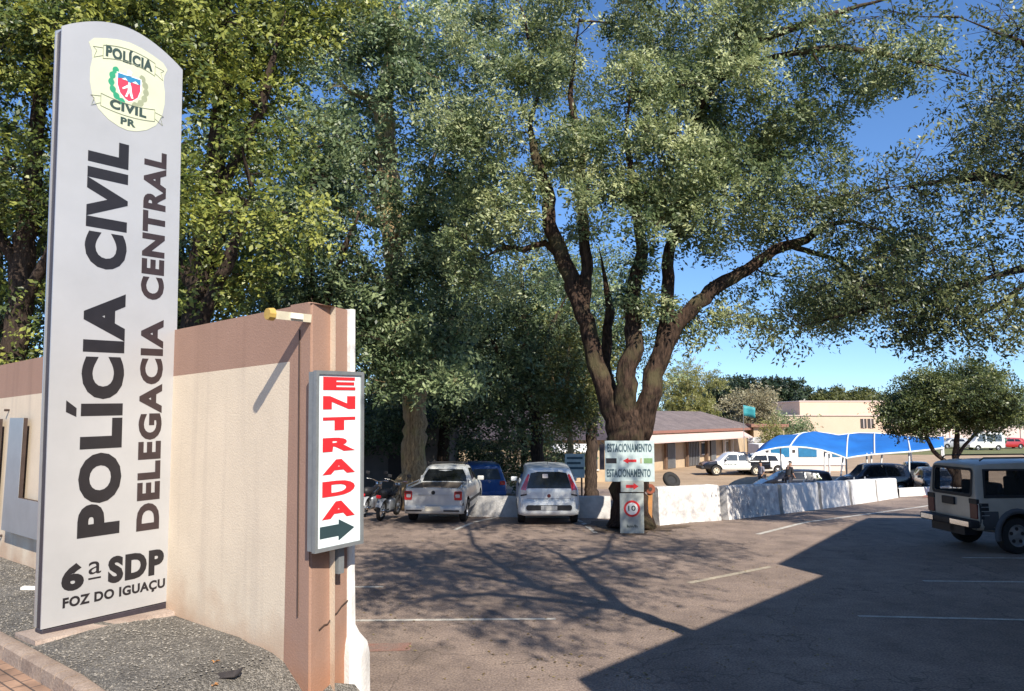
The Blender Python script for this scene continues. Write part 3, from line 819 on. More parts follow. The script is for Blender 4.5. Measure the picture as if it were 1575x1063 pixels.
for _ in range(500):
    a = rg.uniform(0, 6.283); d_ = .5 + abs(rg.normal(0, .8)); P_.append((3.15 + d_ * math.cos(a), 20 + d_ * math.sin(a), .012))
tag(scatter_mesh('fallen_leaves', np.array(P_), .045, tintmat('fallen_leaves', (.10, .07, .03), (.20, .13, .05), (.30, .24, .09)), .5, True), 'small dry fallen leaves scattered over the car park', 'leaves')
mb = MB(); ring = []
for k in range(40):
    a = 2 * math.pi * k / 40; rr = 1.05 + .25 * math.sin(3 * a + 1) + .15 * math.sin(7 * a) + random.uniform(-.05, .05); ring.append((3.15 + rr * math.cos(a) * 1.15, 20.05 + rr * math.sin(a), .008))
mb.quad(ring); M['soil'] = mat('dark_soil', (.14, .095, .065), .95, 0, 4, c2=(.08, .055, .04), fine=.3, fscale=60, bump=.6)
tag(mb.build('soil_patch', M['soil']), kind='structure')

# raised steel letters on the wall
def wall_letter(outline, label):
    p0 = C0 + WA * 8.1
    root = thing('raised_letter', label, 'letter', (p0.x, p0.y, .7), group='raised steel letters on the street wall')
    def W(t, z, s): q = wp(t, s, z); return (q.x - p0.x, q.y - p0.y, q.z - .7)
    ext = Vector((-WN.x, -WN.y, 0))
    mb = MB(); mb.prism([W(t, z, .07) for t, z in outline], ext * .055); mb.build('letter_body', M['dark_brown'], root)
    mb = MB(); mb.prism([W(t, z, .128) for t, z in outline], ext * .006); mb.build('letter_face', M['steel'], root)
    for t, z in ((outline[-1][0] - .12, outline[-1][1] - .15), (outline[-1][0] - .12, outline[0][1] + .15)):
        mb = MB(); mb.tube([W(t, z, -.01), W(t, z, .075)], .02, 8); mb.build('stand_off', M['dark_brown'], root)
wall_letter([(6.35, 1.10), (8.27, 1.10), (8.15, 2.92), (7.50, 2.92), (7.56, 1.66), (6.35, 1.66)][::-1], 'raised steel L shaped letter on the cream wall, partly behind the totem')
wall_letter([(8.78, 1.10), (9.45, 1.10), (9.39, 2.90), (8.72, 2.90)][::-1], 'raised steel letter cut off by the edge of the photo, beyond the L')

# ------------------------------------------------------------------ buildings
def shade_building():
    """the two-level building beside the entrance, out of frame, whose roof line shades the lot"""
    k = 1 / math.tan(SUN_EL); s = Vector((-SUN_AZ.x, -SUN_AZ.y))
    A = Vector((.73, 8.66)) - s * 6.0 * k; B = Vector((5.78, 14.1)) - s * 6.0 * k
    h2 = 6.95; Cc = Vector((5.3, 15.13)) - s * h2 * k; D = Vector((10.8, 22.62)) - s * h2 * k
    root = thing('neighbour_building', 'beige two level building whose shadow covers the lot, outside the photo', 'building', (A.x, A.y, 0))
    def blk(pts, z0, z1, nm, m):
        mb = MB(); mb.prism([(p[0] - A.x, p[1] - A.y, z0) for p in pts], (0, 0, z1 - z0)); return mb.build(nm, m, root)
    blk([(A.x, A.y), (B.x, B.y), (24, B.y), (24, -7), (A.x + 2.6, -7)], -.1, 5.85, 'wall', M['offbld'])
    blk([(A.x, A.y), (B.x, B.y), (24, B.y), (24, -7), (A.x + 2.6, -7)], 5.85, 6.0, 'roof', M['shade_wall'])
    blk([(Cc.x, Cc.y + .01), (D.x, D.y), (24, D.y), (24, Cc.y + .01)], -.1, h2 - .15, 'wall', M['offbld'])
    blk([(Cc.x, Cc.y + .01), (D.x, D.y), (24, D.y), (24, Cc.y + .01)], h2 - .15, h2, 'roof', M['shade_wall'])
    d = (B - A).normalized()
    for i in range(2):
        p = A + d * (1.6 + 2.9 * i) - A; nn = Vector((-d.y, d.x))
        mb = MB(); mb.box((p.x + nn.x * .02, p.y + nn.y * .02, 2.4), (1.3, .08, 1.2), rz=math.atan2(d.y, d.x)); mb.build('window', M['midglass'], root)
shade_building()

def long_house():
    g = -1.6
    p0 = Vector((12.2, 63.0)); d = Vector((.62, .78)).normalized(); back = Vector((-d.y, d.x))
    L = 25.5; W = 9.0; hw = 3.3
    root = thing('long_house', 'low tan house with weathered tile roof and pale pink awning behind the big trunk', 'house', (p0.x, p0.y, g), math.atan2(d.y, d.x))
    # local x along the front, y to the back
    mb = MB(); mb.box((L / 2 - 4, W / 2, hw / 2), (L, W, hw)); mb.build('wall', M['house_wall'], root)
    mb = MB()
    e = .7; x0, x1 = -4 - e, L - 4 + e; y0, y1 = -e, W + e; rz_ = hw + 1.75; hip = 3.2
    a, b, c, dd = Vector((x0, y0, hw)), Vector((x1, y0, hw)), Vector((x1, y1, hw)), Vector((x0, y1, hw))
    r0, r1 = Vector((x0 + hip, W / 2, rz_)), Vector((x1 - hip, W / 2, rz_))
    mb.quad([a, b, r1, r0]); mb.quad([c, dd, r0, r1]); mb.quad([b, c, r1]); mb.quad([dd, a, r0]); mb.quad([a, dd, c, b])
    mb.build('roof', M['roof'], root)
    mb = MB(); mb.box(((x0 + x1) / 2, y0 - .03, hw - .08), (x1 - x0, .06, .24)); mb.build('fascia', M['fascia'], root)
    mb = MB(); mb.prism([(-4, -.76, hw - .30), (L - 8, -.76, hw - .30), (L - 8, -1.75, hw - .85), (-4, -1.75, hw - .85)], (0, 0, -.08)); mb.build('awning', M['awning'], root)
    for x in (-3.4, 1.2, 5.4, 9.6, 13.8, 15.8):
        mb = MB(); mb.box((x, -.25, (hw - .3) / 2), (.22, .22, hw - .3)); mb.build('post', M['bld_white'] if x > 13 else M['house_post'], root)
    for x, w in ((2.6, 1.5), (7.2, 2.2), (11.5, 1.2)):
        mb = MB(); mb.box((x, -.03, 1.1), (w, .12, 2.2)); dr = mb.build('door', M['door_dark'], root)
        mb = MB()
        for q in np.linspace(-w / 2 + .1, w / 2 - .1, 7): mb.box((x + q, -.12, 1.1), (.05, .05, 2.1))
        mb.build('grille', M['steel'], dr)
    for x in (-1.6, 9.6, 14.6):
        mb = MB(); mb.box((x, -.02, 1.5), (1.3, .1, 1.1)); wd = mb.build('window', M['midglass'], root)
        for zz_ in (.95, 2.05):
            mb = MB(); mb.box((x, -.07, zz_), (1.4, .08, .1)); mb.build('sill', M['bld_white'], wd)
    # rubble-fronted porch end with arches
    for x in (16.6, 18.4):
        mb = MB(); mb.box((x, -1.9, 1.2), (.5, .5, 2.4)); mb.build('porch_pillar', M['bld_white'], root)
long_house()

def shaded_house():
    g = -1.6
    root = thing('shaded_house', 'low house with mauve tile roof and pale awning in tree shade behind the cars', 'house', (0.2, 52, g))
    L, W, hw = 17.0, 8.0, 2.9
    mb = MB(); mb.box((0, W / 2, hw / 2), (L, W, hw)); mb.build('wall', M['house_wall'], root)
    mb = MB(); x0, x1 = -L / 2 - .8, L / 2 + .8; y0, y1 = -.8, W + .8
    a, b, c, d = Vector((x0, y0, hw)), Vector((x1, y0, hw)), Vector((x1, y1, hw)), Vector((x0, y1, hw))
    r0, r1 = Vector((x0, W / 2, hw + 2.1)), Vector((x1, W / 2, hw + 2.1))
    mb.quad([a, b, r1, r0]); mb.quad([c, d, r0, r1]); mb.quad([b, c, r1]); mb.quad([d, a, r0]); mb.quad([a, d, c, b])
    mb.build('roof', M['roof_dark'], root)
    mb = MB(); mb.prism([(2.5, -.85, hw - .25), (5.2, -.85, hw - .25), (5.2, -2.2, hw - .7), (2.5, -2.2, hw - .7)], (0, 0, -.07)); mb.build('awning', M['bld_white'], root)
    for x in (2.7, 5.0): mb = MB(); mb.box((x, -2.1, (hw - .8) / 2), (.12, .12, hw - .8)); mb.build('post', M['house_post'], root)
    for x, w in ((-5, 1.4), (-1.5, 1.4), (3.0, .9), (5.2, 1.1)):
        mb = MB(); mb.box((x, -.02, 1.45), (w, .1, 1.2)); wd = mb.build('window', M['midglass'], root)
        mb = MB(); mb.box((x, -.06, .82), (w + .2, .12, .08)); mb.build('sill', M['bld_white'], wd)
shaded_house()

def shed_building():
    root = thing('old_shed', 'dark grey brown shed behind the parked motorcycles under the trees', 'shed', (-10.5, 36, -1.0))
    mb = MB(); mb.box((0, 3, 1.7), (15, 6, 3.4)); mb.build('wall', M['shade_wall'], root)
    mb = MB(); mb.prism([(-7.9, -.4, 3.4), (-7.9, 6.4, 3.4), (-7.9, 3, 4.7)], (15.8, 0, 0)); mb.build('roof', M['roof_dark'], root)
    for x in (2.2, 5.2): mb = MB(); mb.box((x, -.02, 1.5), (1.3, .1, 1.3)); mb.build('window', M['door_dark'], root)
shed_building()

def beige_block():
    y = 96
    a = at(1186, 668, y); b = at(1345, 668, y)
    root = thing('beige_building', 'large plain beige block with a raised upper storey beyond the blue canopy', 'building', (a.x, y, -1.6))
    w = b.x - a.x + 6
    mb = MB(); mb.box((w / 2, 8, 2.3), (w, 16, 4.6)); mb.build('wall', M['beige_bld'], root)
    x0 = at(1249, 640, y).x - a.x
    mb = MB(); mb.box((x0 + (w - x0) / 2, 10, 4.6 + .95), (w - x0, 12, 1.9)); mb.build('upper_wall', M['beige_bld'], root)
    mb = MB(); mb.box((x0 + (w - x0) / 2, 10, 6.55), (w - x0 + .2, 12.2, .12)); mb.build('parapet', M['pink_wall'], root)
    mb = MB(); mb.box((w / 2 , 7.9, 4.64), (w + .2, 16.1, .1)); mb.build('cornice', M['pink_wall'], root)
    for px_ in (1328, 1339):
        xx = at(px_, 650, y).x - a.x
        mb = MB(); mb.box((xx, -.02, 3.6), (.75, .1, 1.2)); wd = mb.build('window', M['door_dark'], root)
        mb = MB(); mb.box((xx, -.08, 3.6), (.09, .06, 1.2)); mb.build('bar', M['pink_wall'], wd)
beige_block()

def annex():
    y = 78
    a = at(1160, 690, y)
    root = thing('small_annex', 'small tan annex with brown eaves beside the dry shrub', 'building', (a.x, y, -1.6))
    mb = MB(); mb.box((1.6, 2, 1.7), (3.2, 4, 3.4)); mb.build('wall', M['house_wall'], root)
    mb = MB(); mb.box((1.6, 2, 3.55), (3.9, 4.8, .3)); mb.build('roof', M['fascia'], root)
annex()

def kiosk():
    y = 62
    a = at(1168, 712, y); b = at(1300, 712, y)
    root = thing('white_kiosk', 'low white kiosk with blue window panes behind the canopy', 'kiosk', (a.x, y, -1.6))
    w = b.x - a.x
    mb = MB(); mb.box((w / 2, 1.4, 1.35), (w, 2.8, 1.7)); mb.build('wall', M['bld_white'], root)
    mb = MB(); mb.box((w / 2, 1.4, .25), (w, 2.6, .5)); mb.build('plinth', M['pink_wall'], root)
    for x0, x1 in ((1186, 1214), (1228, 1256), (1280, 1292)):
        u0 = at(x0, 700, y).x - a.x; u1 = at(x1, 700, y).x - a.x
        mb = MB(); mb.box(((u0 + u1) / 2, -.02, 1.55), (u1 - u0, .08, .75)); mb.build('window', M['bluepanel'], root)
    for px_ in (1180, 1221, 1270):
        u = at(px_, 700, y).x - a.x
        mb = MB(); mb.box((u, -.02, 1.65), (.22, .08, .22)); mb.build('vent', M['door_dark'], root)
kiosk()

def far_wall():
    root = thing('far_wall', 'long pale pink wall far away behind the small round tree', 'wall', (66, 122, -1.6))
    mb = MB(); mb.box((0, 0, 1.5), (52, .3, 3.0)); mb.build('wall', M['pink_wall'], root)
    for i in range(14):
        mb = MB(); mb.box((-25 + i * 3.85, -.2, 1.6), (.3, .2, 3.2)); mb.build('pilaster', M['pink_wall'], root)
far_wall()

def carport():
    ys, yb = 46.0, 53.0
    rim = [(1160, 698), (1175, 693), (1195, 689), (1215, 687), (1240, 688.5), (1262, 692), (1283, 698), (1302, 705), (1318, 702), (1345, 699), (1372, 697), (1400, 695), (1428, 692), (1452, 689)]
    bk = [(1196, 677), (1212, 671), (1228, 667.5), (1243, 666), (1258, 665), (1276, 667), (1290, 669.5), (1306, 667.5), (1322, 666), (1345, 666.5), (1368, 668), (1395, 671), (1425, 673), (1452, 676)]
    root = thing('carport', 'blue fabric carport canopy on white steel posts over the parked cars', 'carport', (20, ys, -1.6))
    off = Vector((20, ys, -1.6))
    rows = []
    F = [at(a, b, ys) - off for a, b in rim]; B = [at(a, b, yb) - off for a, b in bk]
    for k in range(9):
        s = k / 8
        rows.append([f.lerp(b, s) + Vector((0, 0, (.30 + .16 * math.sin(q * 2.1)) * math.sin(math.pi * s))) for q, (f, b) in enumerate(zip(F, B))])
    mb = MB(); mb.grid(rows); o = mb.build('canopy', M['canopy'], root, smooth=True)
    sm = o.modifiers.new('thick', 'SOLIDIFY'); sm.thickness = .03
    mb = MB(); mb.tube(F, .05, 6); mb.build('rim_tube', M['white_steel'], root)
    mb = MB(); mb.tube([b + Vector((0, .02, 0)) for b in B], .05, 6); mb.build('rim_tube', M['white_steel'], root)
    for i in (3, 7, 9, 11):
        mb = MB(); mb.tube([rows[k][i] + Vector((0, 0, .02)) for k in range(9)], .045, 6); mb.build('seam_tube', M['white_steel'], root)
    for (px_, py_, px2) in ((1268, 700, 1268), (1275, 702, 1276), (1297, 705, 1290), (1333, 701, 1333), (1340, 700, 1340), (1357, 700, 1350), (1398, 697, 1398), (1448, 690, 1448)):
        t = at(px_, py_ - 4, ys + .3) - off; bt = at(px2, 735, ys + .3) - off; bt.z = 0
        mb = MB(); mb.tube([bt, t], .055, 8); mb.build('post', M['white_steel'], root)
    for (px_, py_) in ((1200, 678), (1300, 672), (1400, 675), (1450, 678)):
        t = at(px_, py_, yb - .3) - off
        mb = MB(); mb.tube([(t.x, t.y, 0), (t.x, t.y, t.z)], .055, 8); mb.build('post', M['white_steel'], root)
carport()

# ------------------------------------------------------------------ barriers, low wall, tyre, boards
BP = [(3.86, 20.45), (6.14, 21.95), (8.75, 24.75), (11.15, 27.45), (13.5, 30.2), (16.1, 33.4), (18.9, 37.0)]
BH = [1.03, .98, .96, .97, .97, .95]
blabel = ['first whitewashed concrete barrier beside the big trunk, heavily dappled', 'second barrier from the big trunk, most stained and shaded',
          'third barrier from the big trunk, just right of the stained one', 'fourth barrier from the big trunk, bright white', 'fifth barrier from the big trunk, next to last', 'last and farthest white barrier before the red paving']
for i in range(6):
    a = Vector(BP[i]); b = Vector(BP[i + 1]); d = (b - a); L = d.length - .26; d.normalize()
    z0 = gz(a.x, a.y); z1 = gz(b.x, b.y)
    o_parts = thing('concrete_barrier', blabel[i], 'barrier', (a.x, a.y, z0 - .03), math.atan2(d.y, d.x), 'white concrete barriers along the driveway')
    h = BH[i] + .03; sl = (z1 - z0) / (b - a).length
    prof = [(.20, 0), (.195, .10), (.165, .30), (.14, h - .05), (.10, h), (-.10, h), (-.14, h - .05), (-.165, .30), (-.195, .10), (-.20, 0)]
    mb = MB(); rows = []
    xs_ = np.linspace(.03, L, 12)
    for k, x in enumerate(xs_):
        ins = .02 if k in (0, 11) else 0
        rows.append([(x, -w * (1 - ins) + random.uniform(-.006, .006), z * (1 - ins * .5) + sl * x + random.uniform(-.006, .006)) for w, z in prof])
    vs = mb.grid(rows)
    f0 = mb.bm.faces.new(vs[0]); f1 = mb.bm.faces.new(vs[-1][::-1]); f0.material_index = f1.material_index = 0 if i == 0 else 1
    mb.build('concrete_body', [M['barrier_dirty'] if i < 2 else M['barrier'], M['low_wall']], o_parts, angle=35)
    mb = MB()
    for q in (.28, .72): mb.tube([(L * q - .06, 0, h + sl * L * q - .02), (L * q - .05, 0, h + sl * L * q + .10), (L * q + .05, 0, h + sl * L * q + .10), (L * q + .06, 0, h + sl * L * q - .02)], .018, 6)
    if i in (2, 4): mb.build('lifting_loops', M['steel'], o_parts)
    else: mb.bm.free()
mb = MB(); a = Vector((19.2, 37.4)); b = Vector((25.5, 42.6)); d = (b - a).normalized(); nn = Vector((-d.y, d.x)); rows = []
for k in range(9):
    p = a.lerp(b, k / 8); z = gz(p.x, p.y); q = p - nn * .16; rows.append([(p.x + nn.x * o_, p.y + nn.y * o_, z + h_) for o_, h_ in ((-.12, -.05), (-.12, .40), (-.09, .43), (.09, .43), (.12, .40), (.12, -.05))])
mb.grid(rows); tag(mb.build('kerb_wall', M['white_paint']), 'low white kerb wall continuing past the last barrier', 'wall', kind='thing')
def low_wall():
    root = thing('low_wall', 'low grey white wall at the front of the parking bays behind the hatchback', 'wall', (-2.6, 23.6, -.2))
    mb = MB(); rows = []
    for x in np.linspace(0, 5.55, 15):
        j = random.uniform(-.008, .008)
        rows.append([(x, -.12 + j - x * .19, 0), (x, -.10 + j - x * .19, .60 + x * .02), (x, -.07 - x * .19, .64 + x * .02 + j), (x, .10 - x * .19, .64 + x * .02 + j), (x, .13 - x * .19, 0)])
    vs = mb.grid(rows); mb.bm.faces.new(vs[0]); mb.bm.faces.new(vs[-1][::-1])
    mb.build('wall_body', M['low_wall'], root, angle=35)
low_wall()
def torus(mb, R_, r, c=(0, 0, 0), axis='Z', n=28, m=10, sq=1.0):
    prof = [(R_ + r * math.cos(2 * math.pi * k / m), r * sq * math.sin(2 * math.pi * k / m)) for k in range(m + 1)]
    mb.lathe(prof, n, axis, c)
def loose_tyre():
    p = at(1033, 748, 21.0)
    root = thing('tyre_ring', 'black old tyre lying on top of the first barrier', 'tyre', (p.x, p.y, gz(p.x, p.y) + 1.16))
    root.rotation_euler = (R(52), R(12), R(15))
    mb = MB(); torus(mb, .185, .08, sq=1.0); mb.build('tread', M['tyre'], root, smooth=True)
    mb = MB(); mb.lathe([(.0, -.02), (.08, -.02), (.12, -.04), (.12, .03), (0, .03)], 20); mb.build('hub_disc', M['trim'], root, angle=30)
loose_tyre()
def rusty_disc():
    p = at(1000, 751, 19.9)
    root = thing('rusty_disc', 'round rust red disc on a tapering stake between trunk and barrier', 'disc', (p.x, p.y, 0))
    mb = MB(); mb.lathe([(0, -.02), (.125, -.02), (.135, 0), (.125, .02), (0, .02)], 20, 'Y', (0, 0, 1.02)); mb.build('disc_plate', M['rust'], root, angle=40)
    mb = MB(); mb.lathe([(0, -.012), (.05, -.012), (.05, .0), (0, 0)], 14, 'Y', (0, -.022, 1.02)); mb.build('hub', M['dark_brown'], root)
    mb = MB(); mb.prism([(-.07, 0.03, .92), (.07, 0.03, .92), (.03, 0.03, -.02), (-.03, 0.03, -.02)], (0, .03, 0)); mb.build('stake', M['orange'], root)
rusty_disc()

def tree_signs():
    y = 19.02
    a = at(931, 741, y); b = at(1006, 678, y)
    root = thing('parking_sign', 'wide pale two line ESTACIONAMENTO board with coloured band on the big trunk', 'sign', (a.x, y, a.z))
    W, Hh = b.x - a.x, b.z - a.z
    mb = MB(); mb.box((W / 2, .02, Hh / 2), (W, .03, Hh), bev=.004); mb.build('board', M['board'], root)
    O = (0, .004, 0)
    T = lambda s, bx, m, bold=.02: text_mesh(s, 'lettering', M[m], root, O, (1, 0, 0), (0, 0, 1), bx, bold, .004)
    T('ESTACIONAMENTO', (.06, Hh * .72, W * .95, Hh * .93), 'faded_ink', .035)
    T('ESTACIONAMENTO', (.04, Hh * .11, W * .92, Hh * .31), 'faded_ink', .035)
    mb = MB(); mb.box((.16, .002, Hh * .51), (.27, .006, .13)); mb.build('dark_mark', M['black_vinyl'], root)
    mb = MB(); mb.box((W - .16, .002, Hh * .51), (.22, .006, .13)); mb.build('green_mark', M['sign_green'], root)
    mb = MB(); mb.box((W - .34, .002, Hh * .51), (.05, .006, .13)); mb.build('green_mark', M['line_y'], root)
    def arrow(rt, c, w, h, sgn=1, yy=.004):
        mb = MB(); pts = [(-w / 2, -h * .22), (w * .1, -h * .22), (w * .1, -h * .5), (w / 2, 0), (w * .1, h * .5), (w * .1, h * .22), (-w / 2, h * .22)]
        mb.prism([(c[0] + sgn * u, yy, c[1] + v) for u, v in pts], (0, -.005, 0)); mb.build('arrow', M['red_vinyl'], rt)
    arrow(root, (W * .50, Hh * .51), .34, .15, -1)
    mb = MB(); mb.box((-.07, .06, Hh * .60), (.12, .05, Hh * .62)); mb.build('batten', M['dark_metal'], root)
    y = 19.0
    a = at(955, 757, y); b = at(990, 738, y)
    r2 = thing('arrow_board', 'small pale board with one red arrow under the parking board', 'sign', (a.x, y, a.z))
    W, Hh = b.x - a.x, b.z - a.z - .02
    mb = MB(); mb.box((W / 2, .02, Hh / 2), (W, .03, Hh), bev=.004); mb.build('board', M['board_grey'], r2)
    arrow(r2, (W * .5, Hh * .5), .32, .17)
    a = at(954, 811, y); b = at(990, 759, y)
    r3 = thing('speed_sign', 'pale upright board with a red ringed 10 at the trunk base', 'sign', (a.x, y, 0))
    W, Hh = b.x - a.x, b.z
    mb = MB(); mb.box((W / 2, .02, Hh / 2), (W, .03, Hh), bev=.004); mb.build('board', M['board_grey'], r3)
    cz = Hh * .62
    mb = MB(); mb.lathe([(.0, 0), (.175, 0)], 28, 'Y', (W / 2, .002, cz)); mb.build('disc', M['white_steel'], r3)
    mb = MB(); mb.lathe([(.155, .0), (.205, 0), (.205, -.006), (.155, -.006), (.155, 0)], 32, 'Y', (W / 2, .001, cz)); mb.build('red_ring', M['red_vinyl'], r3)
    text_mesh('10', 'lettering', M['ink'], r3, (0, .0, 0), (1, 0, 0), (0, 0, 1), (W / 2 - .095, cz - .055, W / 2 + .095, cz + .075), .02, .004)
    text_mesh('km/h', 'lettering', M['ink'], r3, (0, .004, 0), (1, 0, 0), (0, 0, 1), (W / 2 - .13, Hh * .15, W / 2 + .13, Hh * .22), .02, .004)
    # small board farther back
    y = 30
    a = at(869, 735, y); b = at(899, 698, y)
    r4 = thing('notice_board', 'small white notice board with blue lines beside the slim pale trunk', 'sign', (a.x, y, gz(a.x, y)))
    W = b.x - a.x; z0, z1 = a.z - gz(a.x, y), b.z - gz(a.x, y)
    mb = MB(); mb.box((W / 2, 0, (z0 + z1) / 2), (W, .04, z1 - z0)); mb.build('board', M['board'], r4)
    for k, (u0, u1) in enumerate(((.1, .9), (.1, .8), (.2, .95))):
        mb = MB(); zz_ = z1 - .17 - .2 * k; mb.box((W * (u0 + u1) / 2, -.023, zz_), (W * (u1 - u0), .005, .09)); mb.build('text_line', M['faded_ink'], r4)
    for u in (.15, .85): mb = MB(); mb.box((W * u, .05, z1 / 2), (.07, .05, z1)); mb.build('post', M['house_post'], r4)
tree_signs()

# ------------------------------------------------------------------ vehicles
LOW = [(0, 0), (0, .80), (.05, .925), (.17, .985), (.5, 1.0), (.85, .985), (1.0, .955)]
UPF = [.30, .60, .84, .95, 1.0]
def boolean(o, cutter, op='DIFFERENCE'):
    m = o.modifiers.new('cut', 'BOOLEAN'); m.object = cutter; m.operation = op; m.solver = 'EXACT'
    try: m.material_mode = 'TRANSFER'
    except Exception: pass
    bpy.context.view_layer.update()
    dg = bpy.context.evaluated_depsgraph_get()
    me = bpy.data.meshes.new_from_object(o.evaluated_get(dg), depsgraph=dg)
    o.modifiers.clear(); old = o.data; nm = old.name; o.data = me; bpy.data.meshes.remove(old); me.name = nm
    bpy.data.objects.remove(cutter)
    try: me.set_sharp_from_angle(angle=R(32))
    except Exception: pass
class Car:
    def __init__(s, name, label, loc, heading, st, body_mat, group=None, n=34):
        s.root = thing(name, label, 'car' if 'pickup' not in name else 'pickup truck', loc, heading, group)
        s.st = np.array(st, float); s.mats = body_mat if isinstance(body_mat, list) else [body_mat]
        X = s.st[:, 0]
        xs = sorted(set(list(X) + list(np.linspace(X[0], X[-1], n))))
        mb = MB(); rows = []
        for x in xs:
            zb, zbelt, zt, w, rw, sh = s.at(x)
            ring = []
            for f, k in LOW: ring.append((w * k, zb + f * (zbelt - zb)))
            for f in UPF:
                k = .955 * w + (rw - .955 * w) * min(1, f / .9)
                if f == .95: k = rw - .035
                if f == 1.0: k = rw - .13
                ring.append((max(.02, k), zbelt + (zt - zbelt) * (f if f < 1 else .99)))
            ring.append((0, zt + .015))
            full = [(-a, b) for a, b in ring[1:-1]][::-1]
            loop = [(0, zb)] + ring[1:-1] + [ring[-1]] + full
            rows.append([(x + sh * max(0, z - zbelt), -y, z) for y, z in loop])
        vs = mb.grid(rows, 0, True)
        m = len(vs[0])
        for row, flip in ((vs[0], False), (vs[-1], True)):
            h = m // 2
            for i in range(1, h):
                q = [row[i], row[i + 1], row[m - i - 1] if i + 1 <= h - 0 and m - i - 1 != i + 1 else None, row[m - i]]
                q = [v for v in q if v is not None]
                q2 = []
                [q2.append(v) for v in q if v not in q2]
                if len(q2) > 2: mb.bm.faces.new(q2)
            mb.bm.faces.new([row[0], row[1], row[m - 1]])
        s.body = mb.build('body', s.mats + [M['trim']], s.root, angle=32)
    def at(s, x):
        return [float(np.interp(x, s.st[:, 0], s.st[:, i])) for i in range(1, 7)]
    def hw(s, x, z):
        zb, zbelt, zt, w, rw, sh = s.at(x)
        if z <= zbelt: return w * float(np.interp((z - zb) / (zbelt - zb), [a for a, b in LOW[1:]], [b for a, b in LOW[1:]]))
        f = (z - zbelt) / max(.01, zt - zbelt)
        return .955 * w + (rw - .955 * w) * min(1, f / .9)
    def xs(s, x, z):
        zb, zbelt, zt, w, rw, sh = s.at(x); return x + sh * max(0, z - zbelt)
    def side(s, name, pts, m, off=.005, depth=.012, parent=None, both=True):
        out = []
        for sg in ((-1, 1) if both else (-1,)):
            mb = MB(); bm = mb.bm
            bm.faces.new([bm.verts.new((x, 0, z)) for x, z in pts])
            bmesh.ops.triangulate(bm, faces=bm.faces[:])
            bmesh.ops.subdivide_edges(bm, edges=bm.edges[:], cuts=3, use_grid_fill=True)
            r = bmesh.ops.extrude_face_region(bm, geom=bm.faces[:]); top = set(g for g in r['geom'] if isinstance(g, bmesh.types.BMVert))
            for v in bm.verts:
                x, z = v.co.x, v.co.z
                v.co = (s.xs(x, z), sg * (s.hw(x, z) + off - (0 if v in top else depth)), z)
            out.append(mb.build(name, M[m], parent or s.root, angle=40))
        return out
    def rear(s, name, pts, m, off=.006, depth=.02, x=None, parent=None):
        x = s.st[0, 0] if x is None else x
        mb = MB(); mb.prism([(s.xs(x, z) - off, -y, z) for y, z in pts], (depth, 0, 0)); return mb.build(name, M[m], parent or s.root)
    def front(s, name, pts, m, off=.006, depth=.02, x=None):
        x = s.st[-1, 0] if x is None else x
        mb = MB(); mb.prism([(s.xs(x, z) + off, -y, z) for y, z in pts], (-depth, 0, 0)); return mb.build(name, M[m], s.root)
    def wheels(s, axles, r, track, wdt=.20, rim='rim', cut=True):
        for x in axles:
            if cut:
                cb = MB(); cb.lathe([(0, -1.2), (r + .07, -1.2), (r + .07, 1.2), (0, 1.2)], 26, 'Y', (x, 0, r + .01))
                c = cb.build('cutter', M['trim']); c.parent = s.root
                # keep the middle of the body solid: cut only the outer 0.3 m each side
                bpy.context.view_layer.update()
                bmx = bmesh.new(); 
                for sg in (-1, 1):
                    t = MB(); t.lathe([(0, 0), (r + .07, 0), (r + .07, .5), (0, .5)], 26, 'Y', (x, sg * (track / 2 + wdt / 2 + .02) if sg < 0 else sg * (track / 2 - wdt / 2 - .06), r + .01))
                    if sg < 0:
                        pass
                    tm = bpy.data.meshes.new('t'); bmesh.ops.remove_doubles(t.bm, verts=t.bm.verts, dist=1e-5)
                    if sg < 0: bmesh.ops.translate(t.bm, verts=t.bm.verts, vec=(0, -(.5 - wdt - .08), 0))
                    bmesh.ops.recalc_face_normals(t.bm, faces=t.bm.faces); t.bm.to_mesh(tm); t.bm.free(); bmx.from_mesh(tm); bpy.data.meshes.remove(tm)
                bmx.to_mesh(c.data); bmx.free()
                boolean(s.body, c)
            for sg in (-1, 1):
                mb = MB(); y = sg * track / 2; o = wdt / 2
                mb.lathe([(r * .60, -o), (r * .80, -o - .005), (r * .95, -o + .01), (r, -o + .04), (r, o - .04), (r * .95, o - .01), (r * .80, o + .005), (r * .60, o), (r * .60, -o)], 26, 'Y', (x, y, r))
                w = mb.build('wheel', M['tyre'], s.root, angle=40)
                mb = MB(); yo = y + sg * (o - .03)
                mb.lathe([(0, yo + sg * .01), (r * .14, yo + sg * .012), (r * .2, yo), (r * .5, yo - sg * .02), (r * .56, yo + sg * .025), (r * .61, yo + sg * .028), (r * .61, yo - sg * .06)], 26, 'Y', (x, 0, r)); mb.build('rim', M[rim], w, angle=30)
                mb = MB()
                for k in range(5):
                    a = 2 * math.pi * k / 5 + .3
                    mb.lathe([(0, yo + sg * .004), (r * .10, yo + sg * .004), (r * .10, yo - sg * .03), (0, yo - sg * .03)], 10, 'Y', (x + math.cos(a) * r * .36, 0, r + math.sin(a) * r * .36))
                mb.build('rim_holes', M['trim'], w)
    def mirror(s, x, z, m):
        for sg in (-1, 1):
            mb = MB(); mb.box((x, sg * (s.hw(x, z) + .11), z + .05), (.10, .20, .14), bev=.03); mb.build('mirror', m, s.root, angle=50)

